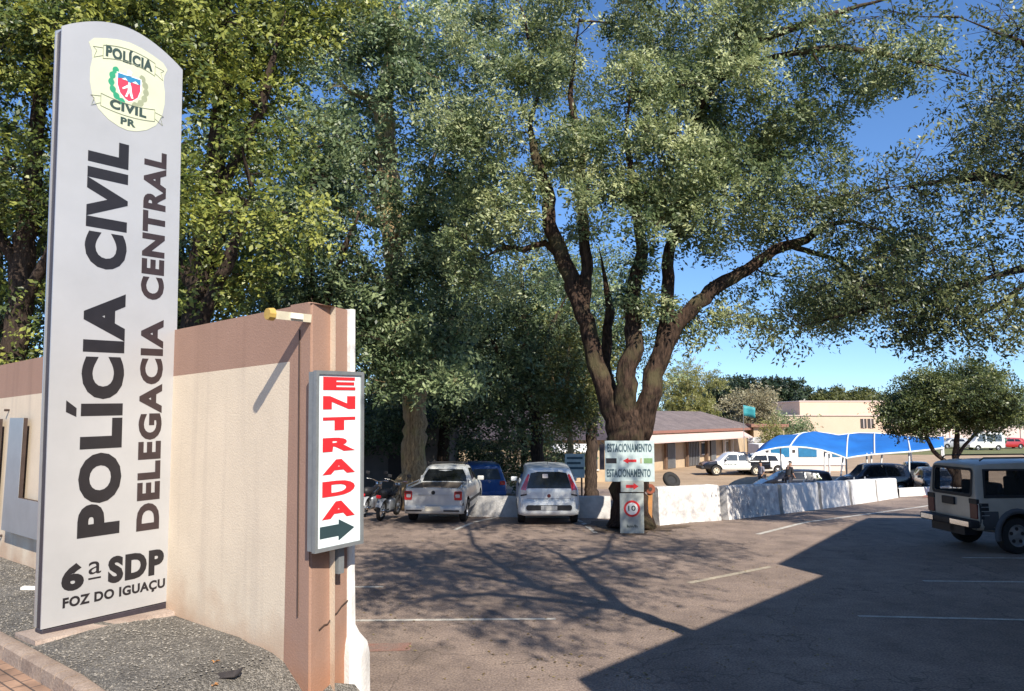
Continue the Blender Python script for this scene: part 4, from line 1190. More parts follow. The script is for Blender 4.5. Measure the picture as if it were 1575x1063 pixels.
def rrect(y0, z0, y1, z1, r=.03, n=3):
    pts = []
    for cx, cy, a0 in ((y1 - r, z1 - r, 0), (y0 + r, z1 - r, 90), (y0 + r, z0 + r, 180), (y1 - r, z0 + r, 270)):
        for k in range(n + 1):
            a = R(a0 + 90 * k / n); pts.append((cx + r * math.cos(a), cy + r * math.sin(a)))
    return pts

def hatch_stations(L=3.95, W=1.72, H=1.58):
    w = W / 2
    return [(0, .36, .95, 1.47 * H / 1.58, w * .90, w * .66, .26), (.10, .26, .96, 1.52 * H / 1.58, w * .965, w * .69, .24), (.35, .22, .97, H - .03, w * .99, w * .715, .18), (.9, .2, .97, H, w, w * .73, .06), (1.7, .19, .96, H + .01, w, w * .74, 0), (2.3, .19, .95, H - .02, w, w * .73, 0),
            (2.55, .19, .95, H - .1, w, w * .73, 0), (3.05, .2, .95, 1.10, w * .99, w * .78, 0), (3.2, .2, .93, 1.0, w * .98, w * .8, 0), (3.6, .22, .85, .89, w * .95, w * .82, 0), (3.85, .25, .70, .74, w * .88, w * .78, 0), (L, .32, .58, .61, w * .76, w * .68, 0)]

# white hatchback, seen square from behind
def white_hatch():
    c = Car('parked_hatchback', 'white hatchback seen from behind with tall red lamps beside its dark rear window', (1.0, 20.3, 0), R(90.5), hatch_stations(), M['car_white'])
    c.wheels((.72, 3.15), .30, 1.46)
    gl = c.rear('rear_window', [(-.60, 1.0), (.60, 1.0), (.575, 1.12), (.49, 1.40), (.30, 1.435), (-.30, 1.435), (-.49, 1.40), (-.575, 1.12)], 'darkglass', .010)
    c.rear('window_sticker', rrect(-.17, 1.27, -.02, 1.38, .02), 'clearlens', .014, .006, parent=gl)
    mb = MB(); mb.tube([(.23, .28, 1.02), (.30, .02, 1.13)], .008, 5); 
    mb.bm.verts.ensure_lookup_table(); mb.build('wiper', M['trim'], c.root)
    for sg in (-1, 1):
        c.rear('tail_lamp', [(sg * a, z) for a, z in [(.755, .86), (.62, .90), (.605, 1.02), (.52, 1.36), (.565, 1.38), (.68, 1.15), (.765, .98)]], 'taillight', .022, .10)
        c.rear('lamp_lens', [(sg * a, z) for a, z in [(.765, .83), (.60, .86), (.60, .94), (.77, .97)]], 'clearlens', .026, .10)
        c.rear('lamp_lower_trim', [(sg * a, z) for a, z in [(.775, .79), (.60, .82), (.60, .86), (.765, .83)]], 'trim', .02, .1)  # black strip along the lower edge of the lamp lens
    # bumper: rounded moulding, dark band and plate
    mb = MB(); rows = []
    for y, xo in ((-.84, .22), (-.80, .03), (-.66, -.05), (-.35, -.075), (0, -.08), (.35, -.075), (.66, -.05), (.80, .03), (.84, .22)):
        rows.append([(xo + .12, y, .28), (xo + .02, y, .30), (xo, y, .40), (xo, y, .60), (xo + .02, y, .68), (xo + .10, y, .70)])
    mb.grid(rows); mb.build('bumper', M['car_white'], c.root, smooth=True)
    mb = MB(); mb.prism([(-.082, -y, z) for y, z in rrect(-.62, .42, .62, .56, .06)], (.03, 0, 0)); b = mb.build('bumper_band', M['trim'], c.root)
    mb = MB(); mb.prism([(-.088, -y, z) for y, z in rrect(-.22, .43, .22, .545, .01)], (.01, 0, 0)); mb.build('licence_plate', M['plate'], c.root)
    mb = MB(); mb.lathe([(0, 0), (.045, 0), (.05, .008), (0, .012)], 18, 'X', (-.014, 0, .80)); mb.build('badge', M['taillight_dark'], c.root)
    c.rear('tailgate_seam', [(-.60, .715), (.60, .715), (.60, .725), (-.60, .725)], 'trim', .003, .01)
    c.side('side_window', [(.62, 1.0), (1.2, 1.0), (1.2, 1.46), (.75, 1.40)], 'darkglass'); c.side('side_window', [(1.26, 1.0), (2.75, 1.0), (2.35, 1.45), (1.26, 1.47)], 'darkglass')
    c.mirror(2.75, .98, M['car_white'])
    mb = MB(); mb.tube([(.75, 0, 1.59), (.45, 0, 1.86)], .006, 5); mb.build('aerial', M['trim'], c.root)
white_hatch()

def white_pickup():
    w = .85
    st = [(0, .42, .93, .965, w * .93, w * .90, 0), (.06, .32, .94, .975, w * .965, w * .93, 0), (.4, .26, .95, .985, w, w * .94, 0), (1.70, .24, .96, .995, w, w * .94, 0), (1.74, .24, .96, 1.40, w, w * .70, .34), (1.95, .24, .96, 1.46, w, w * .72, .15), (2.5, .24, .95, 1.48, w, w * .73, 0),
          (2.75, .24, .95, 1.42, w, w * .73, 0), (3.35, .25, .93, 1.02, w, w * .8, 0), (3.9, .27, .83, .88, w * .96, w * .82, 0), (4.25, .3, .7, .74, w * .88, w * .78, 0), (4.4, .34, .58, .62, w * .75, w * .68, 0)]
    c = Car('parked_pickup', 'white compact pickup seen from behind with square red lamps and open bed', (-2.16, 20.55, 0), R(84.5), st, M['pickup_white'])
    cb = MB(); cb.box((.89, 0, .95), (1.58, 1.32, .75)); cut = cb.build('cutter', M['bed_liner']); cut.parent = c.root; bpy.context.view_layer.update(); boolean(c.body, cut)
    c.wheels((.80, 3.35), .31, 1.45)
    mb = MB()
    for cc, s_ in (((.5, .25, .66), (.5, .4, .16)), ((1.1, -.3, .68), (.6, .45, .2)), ((1.35, .3, .72), (.35, .5, .3))): mb.box(cc, s_, rz=.2 * cc[0])
    mb.build('cargo', M['cardboard'], c.root)
    mb = MB(); P = [(.66, 1.03), (.62, 1.20), (.52, 1.37), (-.52, 1.37), (-.62, 1.20), (-.66, 1.03)]
    mb.prism([(1.672 + .47 * (z - .98), -y, z) for y, z in P], (.02, 0, 0)); mb.build('rear_window', M['darkglass'], c.root)
    for sg in (-1, 1):
        mb = MB(); mb.prism([(-.012, -sg * y, z) for y, z in rrect(.585, .66, .80, .90, .03)], (.05, 0, 0)); l = mb.build('tail_lamp', M['taillight'], c.root)
        mb = MB(); mb.prism([(-.018, -sg * y, z) for y, z in rrect(.62, .73, .74, .82, .02)], (.01, 0, 0)); mb.build('lamp_lens', M['clearlens'], l)
        mb = MB(); mb.prism([(-.016, -sg * y, z) for y, z in rrect(.60, .84, .785, .885, .015)], (.01, 0, 0)); mb.build('lamp_top', M['taillight_dark'], l)
        mb = MB(); mb.prism([(-.075, -sg * y, z) for y, z in rrect(.30, .36, .74, .40, .012)], (.02, 0, 0)); mb.build('bumper_slot', M['trim'], c.root)
    mb = MB(); rows = []
    for y, xo in ((-.83, .15), (-.78, -.02), (-.6, -.06), (0, -.07), (.6, -.06), (.78, -.02), (.83, .15)):
        rows.append([(xo + .1, y, .28), (xo, y, .31), (xo - .01, y, .44), (xo + .01, y, .50), (xo + .1, y, .51)])
    mb.grid(rows); mb.build('bumper', M['pickup_white'], c.root, smooth=True)
    mb = MB(); mb.prism([(-.085, -y, z) for y, z in rrect(-.21, .37, .21, .50, .01)], (.02, 0, 0)); mb.build('licence_plate', M['plate_pale'], c.root)
    mb = MB(); mb.lathe([(0, 0), (.05, 0), (.055, .01), (0, .014)], 18, 'X', (-.012, 0, .86)); mb.build('badge', M['trim'], c.root)
    mb = MB(); mb.box((-.008, 0, .80), (.01, 1.05, .012)); mb.build('tailgate_crease', M['plate'], c.root)
    mb = MB()
    for sg in (-1, 1): mb.tube([(.1, sg * .76, 1.0), (.12, sg * .76, 1.05), (1.6, sg * .74, 1.07), (1.70, sg * .72, 1.0)], .018, 6)
    mb.build('bed_rail', M['steel'], c.root)
    c.side('side_window', [(1.95, 1.0), (3.1, 1.0), (2.65, 1.37), (2.08, 1.39)], 'darkglass')
    c.side('side_moulding', [(.05, .50), (4.2, .50), (4.2, .58), (.05, .58)], 'trim', .01, .03)
    c.mirror(2.95, .98, M['pickup_white'])
    mb = MB()
    for x in (2.05, 2.5): mb.tube([(x, -.56, 1.47), (x, -.55, 1.54), (x, .55, 1.54), (x, .56, 1.47)], .014, 6)
    mb.build('roof_rack', M['trim'], c.root)
white_pickup()

def suv():
    w = .875
    st = [(0, .52, 1.10, 1.76, w * .93, w * .80, .10), (.06, .46, 1.10, 1.80, w * .98, w * .82, .09), (.4, .42, 1.10, 1.84, w, w * .835, .04), (1.2, .40, 1.10, 1.86, w, w * .84, 0), (2.4, .40, 1.09, 1.85, w, w * .84, 0), (2.75, .40, 1.08, 1.78, w, w * .84, 0),
          (3.3, .42, 1.06, 1.14, w, w * .86, 0), (4.1, .44, 1.00, 1.06, w * .98, w * .86, 0), (4.5, .46, .92, .98, w * .95, w * .84, 0), (4.65, .48, .85, .9, w * .9, w * .8, 0)]
    c = Car('parked_suv', 'champagne boxy off road car with grey lower cladding parked in the building shade', (9.93, 16.95, 0), R(5.0), st, M['suv_paint'])
    c.root.scale = (1.0, 1.0, 1.06)
    dark = M['seat_cloth']
    def cut(cb):
        k = cb.build('cutter', dark); k.parent = c.root; bpy.context.view_layer.update(); boolean(c.body, k)
    cb = MB(); cb.box((1.5, 0, 1.24), (2.7, 1.34, .98)); cut(cb)              # cabin
    for x0, x1 in ((.20, 1.30), (1.42, 2.24), (2.34, 2.86)):
        cb = MB(); top = 1.66
        pts = [(x0, 1.17), (x1, 1.17), (x1 - (.18 if x1 > 2.5 else .02), top), (x0 + .03, top)]
        cb.prism([(x, -1.2, z) for x, z in pts], (0, 2.4, 0)); cut(cb)
    cb = MB(); cb.prism([(-.3, y, z) for y, z in rrect(-.60, 1.18, .60, 1.66, .06)], (.9, 0, 0)); cut(cb)
    c.wheels((.85, 3.55), .37, 1.48, .25, 'rim')
    c.side('side_window', [(.20, 1.17), (1.30, 1.17), (1.28, 1.66), (.23, 1.66)], 'clearglass', -.02, .006)
    c.side('side_window', [(1.42, 1.17), (2.24, 1.17), (2.22, 1.66), (1.44, 1.66)], 'clearglass', -.02, .006)
    c.side('side_window', [(2.34, 1.17), (2.86, 1.17), (2.68, 1.66), (2.36, 1.66)], 'clearglass', -.02, .006)
    # black window surrounds
    for x0, x1 in ((.20, 1.30), (1.42, 2.24)):
        for nm, pts in (('window_seal', [(x0 - .05, 1.12), (x1 + .05, 1.12), (x1 + .05, 1.17), (x0 - .05, 1.17)]), ('window_seal', [(x0 - .03, 1.66), (x1 + .03, 1.66), (x1 + .03, 1.70), (x0 - .03, 1.70)]), ('window_seal', [(x0 - .05, 1.17), (x0 + .0, 1.17), (x0 + .03, 1.66), (x0 - .03, 1.66)]), ('window_seal', [(x1, 1.17), (x1 + .06, 1.17), (x1 + .04, 1.66), (x1 - .02, 1.66)])):
            c.side(nm, pts, 'trim', .005, .02)
    gl = c.rear('rear_window', rrect(-.60, 1.18, .60, 1.66, .06), 'clearglass', -.015, .006)
    ring_o = rrect(-.66, 1.12, .66, 1.71, .08); ring_i = rrect(-.60, 1.18, .60, 1.66, .06)
    mb = MB(); mb.grid([[(c.xs(0, z) - .012, -y, z) for y, z in ring_o], [(c.xs(0, z) - .012, -y, z) for y, z in ring_i]], 0, True); mb.build('window_seal', M['trim'], c.root)
    mb = MB(); mb.tube([(c.xs(0, 1.2) - .02, -.05, 1.19), (c.xs(0, 1.6) - .02, -.02, 1.56)], .008, 5); mb.build('wiper', M['trim'], gl)
    # seats inside
    for x, y in ((.95, 0), ):
        mb = MB(); mb.box((x, 0, .95), (.5, 1.2, .2), bev=.05); mb.box((x - .22, 0, 1.17), (.14, 1.2, .46), bev=.05); mb.build('rear_seat', dark, c.root)
    for y in (-.36, .36):
        mb = MB(); mb.box((1.78, y, 1.18), (.14, .48, .56), bev=.05); mb.box((1.76, y, 1.52), (.09, .26, .18), bev=.04); mb.build('front_seat', dark, c.root)
    for sg in (-1, 1):
        c.rear('tail_lamp', [(sg * y, z) for y, z in rrect(.60, .70, .815, 1.00, .02)], 'taillight_dark', .02, .06)
        c.rear('lamp_trim', [(sg * y, z) for y, z in rrect(.58, 1.0, .82, 1.10, .02)], 'trim', .022, .06)
        if sg < 0: c.side('rear_vent', [(.03, .70), (.22, .70), (.22, 1.02), (.03, 1.02)], 'trim', .008, .02)
        for k in range(3):
            mb = MB(); mb.box((.125, sg * (w + .008), .78 + .085 * k), (.17, .012, .010)); mb.build('vent_line', M['plate'], c.root)
    c.rear('plate_holder', rrect(-.28, .92, .12, 1.08, .02), 'trim', .045, .05)
    mb = MB(); mb.box((-.10, 0, .60), (.22, 1.72, .15), bev=.03); bp_ = mb.build('bumper', M['trim'], c.root, angle=40)
    for y0, y1 in ((-.80, -.20), (.38, .80)):
        mb = MB(); mb.box((-.214, (y0 + y1) / 2, .60), (.012, y1 - y0, .105), bev=.003); mb.build('bumper_chrome', M['chrome'], bp_)
    mb = MB(); mb.box((.02, 0, .44), (.3, 1.1, .18)); mb.box((-.08, -.15, .45), (.1, .12, .12)); mb.build('tow_bar', M['trim'], c.root)
    c.side('lower_cladding', [(.03, .48), (.42, .48), (.42, .86), (.03, .86)], 'suv_lower', .012, .03)
    c.side('lower_cladding', [(1.33, .44), (3.05, .44), (3.05, .86), (1.33, .86)], 'suv_lower', .012, .03)
    c.side('pinstripe', [(1.36, 1.00), (3.0, 1.0), (3.0, 1.03), (1.36, 1.03)], 'suv_lower', .004, .01)
    for x in (.85, 3.55):
        for sg in (-1, 1):
            mb = MB(); rows = []
            for k in range(15):
                a = R(-12 + 204 * k / 14)
                r0, r1 = .44, .54
                ca, sa = math.cos(a), math.sin(a)
                rows.append([(x + r0 * ca, sg * (w - .03), .38 + r0 * sa), (x + r0 * ca, sg * (w + .055), .38 + r0 * sa), (x + (r0 + .06) * ca, sg * (w + .06), .38 + (r0 + .06) * sa), (x + r1 * ca, sg * (w - .0), .38 + r1 * sa)])
            mb.grid(rows); mb.build('wheel_flare', M['suv_lower'], c.root, smooth=True)
    mb = MB()
    for sg in (-1, 1): mb.tube([(.25, sg * .62, 1.86), (.35, sg * .62, 1.92), (2.3, sg * .62, 1.93), (2.45, sg * .62, 1.86)], .016, 6)
    mb.build('roof_rail', M['trim'], c.root)
    for x in (1.36, 2.29): c.side('door_seam', [(x - .006, .50), (x + .006, .50), (x + .006, 1.12), (x - .006, 1.12)], 'trim', .003, .01)
    c.side('door_handle', [(1.44, .98), (1.58, .98), (1.58, 1.01), (1.44, 1.01)], 'trim', .02, .03)
    c.rear('tailgate_seam', [(-.585, .69), (-.575, .69), (-.575, 1.10), (-.585, 1.10)], 'trim', .004, .01); c.rear('tailgate_seam', [(.575, .69), (.585, .69), (.585, 1.10), (.575, 1.10)], 'trim', .004, .01)
    c.mirror(2.85, 1.15, M['trim'])
suv()

def police_pickup():
    w = .90
    st = [(0, .55, 1.08, 1.11, w * .95, w * .92, 0), (.08, .48, 1.08, 1.12, w, w * .94, 0), (1.55, .42, 1.08, 1.12, w, w * .94, 0), (1.60, .42, 1.08, 1.68, w, w * .74, .22), (1.9, .42, 1.08, 1.75, w, w * .77, .05), (2.9, .42, 1.07, 1.76, w, w * .78, 0), (3.2, .42, 1.06, 1.68, w, w * .78, 0),
          (3.85, .44, 1.04, 1.12, w, w * .82, 0), (4.7, .46, .98, 1.03, w * .97, w * .84, 0), (5.05, .5, .86, .9, w * .9, w * .8, 0), (5.15, .52, .75, .79, w * .82, w * .74, 0)]
    y = 58.0
    x_rear = at(1180, 730, y).x
    c = Car('police_pickup', 'white double cab patrol pickup with black bonnet and tail on the dirt yard', (x_rear, y, -1.6), R(180), st, [M['police_white'], M['car_black']])
    cb = MB(); cb.box((.80, 0, 1.1), (1.42, 1.4, .75)); cut = cb.build('cutter', M['trim']); cut.parent = c.root; bpy.context.view_layer.update(); boolean(c.body, cut)
    c.wheels((1.1, 4.15), .40, 1.52, .25, 'rim_white')
    for p in c.body.data.polygons:
        q = p.center
        if q.x > 4.02 or (q.x < 1.75 - .9 * (1.1 - q.z)) : 
            if p.material_index == 0: p.material_index = 1
    c.side('side_window', [(1.80, 1.14), (2.42, 1.14), (2.42, 1.62), (1.92, 1.60)], 'midglass'); c.side('side_window', [(2.50, 1.14), (3.62, 1.14), (3.15, 1.60), (2.50, 1.62)], 'midglass')
    c.front('headlamp', rrect(-.78, .72, .78, .86, .03), 'clearlens', .01, .2, x=5.05)
    mb = MB(); mb.box((5.2, 0, .60), (.22, 1.74, .22), bev=.04); mb.build('bumper', M['trim'], c.root, angle=40)
    mb = MB(); mb.box((-.05, 0, .58), (.2, 1.7, .14), bev=.03); mb.build('rear_bumper', M['trim'], c.root, angle=40)
    mb = MB(); mb.tube([(1.35, -.72, 1.12), (1.55, -.66, 1.70), (1.55, .66, 1.70), (1.35, .72, 1.12)], .035, 6); mb.tube([(.5, -.72, 1.12), (1.5, -.68, 1.62)], .03, 6); mb.build('roll_bar', M['car_black'], c.root)
    # door lettering on the side towards the camera (the car's left side)
    yy = c.hw(2.6, .85) + .004
    text_mesh('POLÍCIA', 'lettering', M['faded_ink'], c.root, (3.55, yy, 0), (-1, 0, 0), (0, 0, 1), (0, .80, .95, .98), .03, .004)
    c.mirror(3.45, 1.12, M['trim'])
police_pickup()

def simple_car(name, label, loc, heading, m, group, H=1.5, dark=True):
    c = Car(name, label, loc, heading, hatch_stations(4.1, 1.74, H), m, group, n=20)
    c.wheels((.72, 3.2), .31, 1.48, cut=True)
    k = H / 1.58
    g = 'darkglass' if dark else 'midglass'
    c.rear('rear_window', [(-.60, 1.0), (.60, 1.0), (.49, 1.38 * k), (-.49, 1.38 * k)], g, .010)
    c.side('side_window', [(.62, 1.0), (1.45, 1.0), (1.45, 1.44 * k), (.78, 1.38 * k)], g); c.side('side_window', [(1.52, 1.0), (2.80, 1.0), (2.40, 1.42 * k), (1.52, 1.45 * k)], g)
    mb = MB(); z1 = 1.10 + (H - .20) * .02; zt_ = H - .12; mb.prism([(3.03, -.60, 1.125), (3.03, .60, 1.125), (2.595, .55, zt_ + .0), (2.595, -.55, zt_ + .0)], (-.03, 0, -.04)); mb.build('windscreen', M[g], c.root)
    for sg in (-1, 1):
        c.rear('tail_lamp', [(sg * y, z) for y, z in rrect(.55, .78, .76, .94, .03)], 'taillight', .02, .08)
        mb = MB(); mb.box((3.85, sg * .58, .66), (.16, .26, .12), bev=.03); mb.build('headlamp', M['clearlens'], c.root)
    c.mirror(2.72, .98, m)
    mb = MB(); mb.box((-.0, 0, .45), (.1, 1.5, .16), bev=.03); mb.build('bumper', m, c.root, angle=40)
    return c
# under and around the canopy; all stand on the lower yard at z = -1.6
GC = 'dark cars parked around the blue canopy'
def cpos(px_, y): return (at(px_, 700, y).x, y, -1.6)
simple_car('parked_car', 'black car under the canopy whose roof shows just above the third barrier', cpos(1272, 43), R(176), M['car_black'], GC, 1.48)
simple_car('parked_car', 'dark high roofed car under the middle canopy posts', cpos(1392, 45), R(178), M['car_black'], GC, 1.72)
simple_car('parked_car', 'dark grey car with pale nose right of the canopy posts', cpos(1402, 50), R(250), M['car_grey'], GC, 1.6)
simple_car('parked_car', 'silver dark glassed car nearest the red paving beside the off road car', cpos(1424, 46), R(252), M['car_grey'], GC, 1.5)
simple_car('parked_car', 'white car half hidden behind the tail of the patrol pickup', cpos(1204, 60), R(180), M['police_white'], None, 1.6)
GF = 'tiny cars parked far away on the right lawn'
for px_, m, l in ((1548, 'car_green', 'tiny green car far away on the lawn beside the red one'), (1572, 'car_red', 'tiny red car at the right edge on the far lawn'), (1487, 'car_silver', 'tiny grey car far away left of the white van')):
    simple_car('parked_car', l, (at(px_, 690, 105).x, 105, -1.6), R(180), M[m], GF, 1.5)
def box_van(name, label, loc, heading, m, L=4.6, H=2.1, win='midglass'):
    w = .88
    st = [(0, .35, 1.05, H - .10, w * .96, w * .86, .02), (.1, .3, 1.05, H, w, w * .88, 0), (2.9, .28, 1.05, H, w, w * .88, 0), (3.3, .28, 1.05, H - .12, w, w * .86, 0), (3.95, .3, 1.02, 1.2, w, w * .84, 0), (4.4, .34, .85, .95, w * .93, w * .8, 0), (L, .38, .7, .75, w * .85, w * .75, 0)]
    c = Car(name, label, loc, heading, st, m, n=20)
    c.wheels((.9, 3.6), .33, 1.5)
    c.rear('rear_window', rrect(-.6, 1.12, .6, H - .32, .05), win, .01)
    for x0, x1 in ((.35, 1.35), (1.45, 2.4)): c.side('side_window', [(x0, 1.15), (x1, 1.15), (x1, H - .28), (x0, H - .28)], win)
    c.side('side_window', [(2.5, 1.15), (3.7, 1.15), (3.25, H - .3), (2.5, H - .28)], win)
    for sg in (-1, 1): c.rear('tail_lamp', [(sg * y, z) for y, z in rrect(.66, .7, .82, 1.05, .02)], 'taillight', .02, .06)
    mb = MB(); mb.box((-.02, 0, .42), (.12, 1.6, .16), bev=.03); mb.build('bumper', M['trim'], c.root, angle=40)
    return c
simple_car('parked_car', 'blue car in the shade beyond the pickup, mostly hidden', (at(748, 720, 30).x, 30, gz(0, 30)), R(100), M['car_blue'], None, 1.62, dark=False)
box_van('parked_van', 'white van far away between the trunks of the small round tree and the lawn', (at(1540, 690, 100).x, 100, -1.6), R(180), M['police_white'], H=2.4)

def motorcycle(label, loc, rz, lean):
    root = thing('motorcycle', label, 'motorcycle', loc, rz, 'motorcycles parked left of the pickup')
    root.rotation_euler[0] = lean
    for x in (0, 1.28):
        mb = MB(); torus(mb, .255, .055, (x, 0, .31), 'Y', 26, 8); w = mb.build('wheel', M['tyre'], root, smooth=True)
        mb = MB(); torus(mb, .20, .014, (x, 0, .31), 'Y', 26, 6); mb.lathe([(0, -.06), (.06, -.06), (.06, .06), (0, .06)], 14, 'Y', (x, 0, .31))
        for k in range(9):
            a = k * 2 * math.pi / 9; mb.tube([(x, .0, .31), (x + .2 * math.cos(a), 0, .31 + .2 * math.sin(a))], .006, 4)
        mb.build('rim', M['steel'], w)
    mb = MB(); rows = []
    for k in range(9):
        a = R(20 + 130 * k / 8); rows.append([(math.cos(a) * -.34, y, .31 + math.sin(a) * .34 + (0 if abs(y) < .05 else -.03)) for y in (-.085, -.04, .04, .085)])
    mb.grid(rows); mb.build('rear_fender', M['car_silver'], root, smooth=True)
    mb = MB(); mb.tube([(.1, 0, .70), (.45, 0, .72), (.8, 0, .80), (1.0, 0, .82)], [.10, .12, .13, .08], 10); mb.build('tank', M['car_black'], root, smooth=True)
    mb = MB(); mb.tube([(-.22, 0, .82), (.05, 0, .80), (.45, 0, .78)], [.10, .13, .09], 10); mb.build('seat', M['trim'], root, smooth=True)
    mb = MB(); mb.box((.55, 0, .42), (.42, .26, .34), bev=.05); mb.build('engine', M['steel'], root, angle=50)
    mb = MB(); mb.tube([(.0, .08, .31), (.5, .08, .30), (.9, .05, .80), (1.0, 0, .9)], .022, 6); mb.tube([(0, -.08, .31), (.5, -.08, .30), (.9, -.05, .8)], .022, 6); mb.build('frame', M['trim'], root)
    mb = MB(); mb.tube([(1.28, .09, .31), (1.02, .09, .98)], .022, 6); mb.tube([(1.28, -.09, .31), (1.02, -.09, .98)], .022, 6); mb.build('fork', M['chrome'], root)
    mb = MB(); mb.tube([(.86, .36, 1.08), (.98, .2, 1.06), (1.0, 0, 1.0), (.98, -.2, 1.06), (.86, -.36, 1.08)], .014, 6); mb.build('handlebar', M['chrome'], root)
    mb = MB(); mb.tube([(.55, -.14, .24), (.0, -.16, .28), (-.32, -.17, .36)], [.025, .04, .045], 8); mb.build('exhaust', M['chrome'], root, smooth=True)
    for sg in (-1, 1):
        mb = MB(); mb.tube([(.95, sg * .3, 1.07), (.92, sg * .36, 1.22)], .007, 5); mb.box((.91, sg * .37, 1.25), (.03, .13, .09), bev=.012); mb.build('mirror', M['trim'], root)
    mb = MB(); mb.box((-.36, 0, .72), (.05, .14, .09), bev=.015); mb.build('tail_lamp', M['taillight'], root)
    mb = MB(); mb.lathe([(0, 0), (.09, .0), (.09, -.06), (.03, -.12), (0, -.12)], 14, 'X', (1.16, 0, .92)); mb.build('headlamp', M['chrome'], root, angle=40)
motorcycle('motorcycle with a pale rear fender parked just left of the pickup', (-3.75, 21.4, -.02), R(78), R(7))
motorcycle('dark motorcycle standing behind the pale fendered one', (-4.55, 23.0, -.13), R(82), R(8))

# ------------------------------------------------------------------ people behind the barriers
def person(label, loc, rz, shirt, stoop=0.0):
    root = None
    J = {'pel': (0, 0, .93), 'bel': (0, 0, 1.08), 'che': (.02 + stoop * .5, 0, 1.32), 'nek': (.03 + stoop, 0, 1.48), 'hd0': (.05 + stoop, 0, 1.57), 'hd1': (.06 + stoop, 0, 1.70)}
    E_ = [('pel', 'bel'), ('bel', 'che'), ('che', 'nek'), ('nek', 'hd0'), ('hd0', 'hd1')]
    RD = {'pel': .14, 'bel': .13, 'che': .145, 'nek': .055, 'hd0': .085, 'hd1': .085}
    for s, sg in (('l', 1), ('r', -1)):
        J['hip' + s] = (0, sg * .09, .88); J['kne' + s] = (.03 * sg, sg * .10, .48); J['ank' + s] = (.02 * sg, sg * .10, .08); J['toe' + s] = (.16, sg * .11, .03)
        J['sho' + s] = (.02 + stoop * .8, sg * .19, 1.41); J['elb' + s] = (.0 + stoop, sg * .25, 1.13); J['wri' + s] = (.14 + stoop, sg * .22, .93); J['han' + s] = (.20 + stoop, sg * .21, .88)
        E_ += [('pel', 'hip' + s), ('hip' + s, 'kne' + s), ('kne' + s, 'ank' + s), ('ank' + s, 'toe' + s), ('che', 'sho' + s), ('sho' + s, 'elb' + s), ('elb' + s, 'wri' + s), ('wri' + s, 'han' + s)]
        for k, r in (('hip', .09), ('kne', .06), ('ank', .045), ('toe', .04), ('sho', .06), ('elb', .042), ('wri', .03), ('han', .035)): RD[k + s] = r
    def skin(keys, grow, nm, m, parent=None):
        me = bpy.data.meshes.new(nm); ks = list(keys)
        me.from_pydata([J[k] for k in ks], [(ks.index(a), ks.index(b)) for a, b in E_ if a in ks and b in ks], [])
        o = bpy.data.objects.new(nm, me); COL.objects.link(o)
        o.modifiers.new('skin', 'SKIN'); sb = o.modifiers.new('sub', 'SUBSURF'); sb.levels = sb.render_levels = 2
        for i, k in enumerate(ks):
            me.skin_vertices[0].data[i].radius = (RD[k] * grow + (grow > 1) * .008,) * 2
            me.skin_vertices[0].data[i].use_root = (i == 0)
        bpy.context.view_layer.update(); dg = bpy.context.evaluated_depsgraph_get()
        m2 = bpy.data.meshes.new_from_object(o.evaluated_get(dg), depsgraph=dg); bpy.data.objects.remove(o)
        m2.materials.clear()
        return link_mesh(nm, m2, m, parent, True)
    body = skin(['pel'] + [k for k in J if k != 'pel'], 1.0, 'person', M['skin'])
    body.location = loc; body.rotation_euler[2] = rz
    tag(body, label, 'person', 'people walking behind the barriers')
    skin(['che', 'bel', 'nek', 'shol', 'shor', 'elbl', 'elbr', 'pel'], 1.24, 'shirt', shirt, body)
    skin(['pel', 'hipl', 'hipr', 'knel', 'kner', 'ankl', 'ankr'], 1.22, 'trousers', M['trousers'], body)
    skin(['ankl', 'toel'], 1.15, 'shoe', M['trim'], body); skin(['ankr', 'toer'], 1.15, 'shoe', M['trim'], body)
    mb = MB(); c = Vector(J['hd1'])
    rows = []
    for i in range(7):
        th = R(5 + 85 * i / 6); rows.append([(c.x - .012 + .102 * math.sin(th) * math.cos(a), c.y + .098 * math.sin(th) * math.sin(a), c.z + .0 + .105 * math.cos(th)) for a in np.linspace(0, 2 * math.pi, 16, endpoint=False)])
    mb.grid(rows, 0, True); mb.build('hair', M['hair'], body, smooth=True)
    mb = MB()
    for sg in (-1, 1): mb.box((c.x + .084, sg * .032, c.z - .02), (.012, .026, .012), bev=.003)
    mb.build('eyes', M['hair'], body)
    mb = MB(); mb.prism([(c.x + .08, -.012, c.z - .01), (c.x + .08, .012, c.z - .01), (c.x + .085, .018, c.z - .06), (c.x + .085, -.018, c.z - .06)], (.022, 0, -.004)); mb.build('nose', M['skin'], body)
person('person in a grey shirt walking behind the stained second barrier', (at(1171, 720, 46).x, 46, -1.6), R(200), M['shirt_grey'])
person('person in black bending beside the black car behind the third barrier', (at(1212, 720, 40.6).x, 40.6, gz(0, 40.6)), R(20), M['shirt_black'], .10)

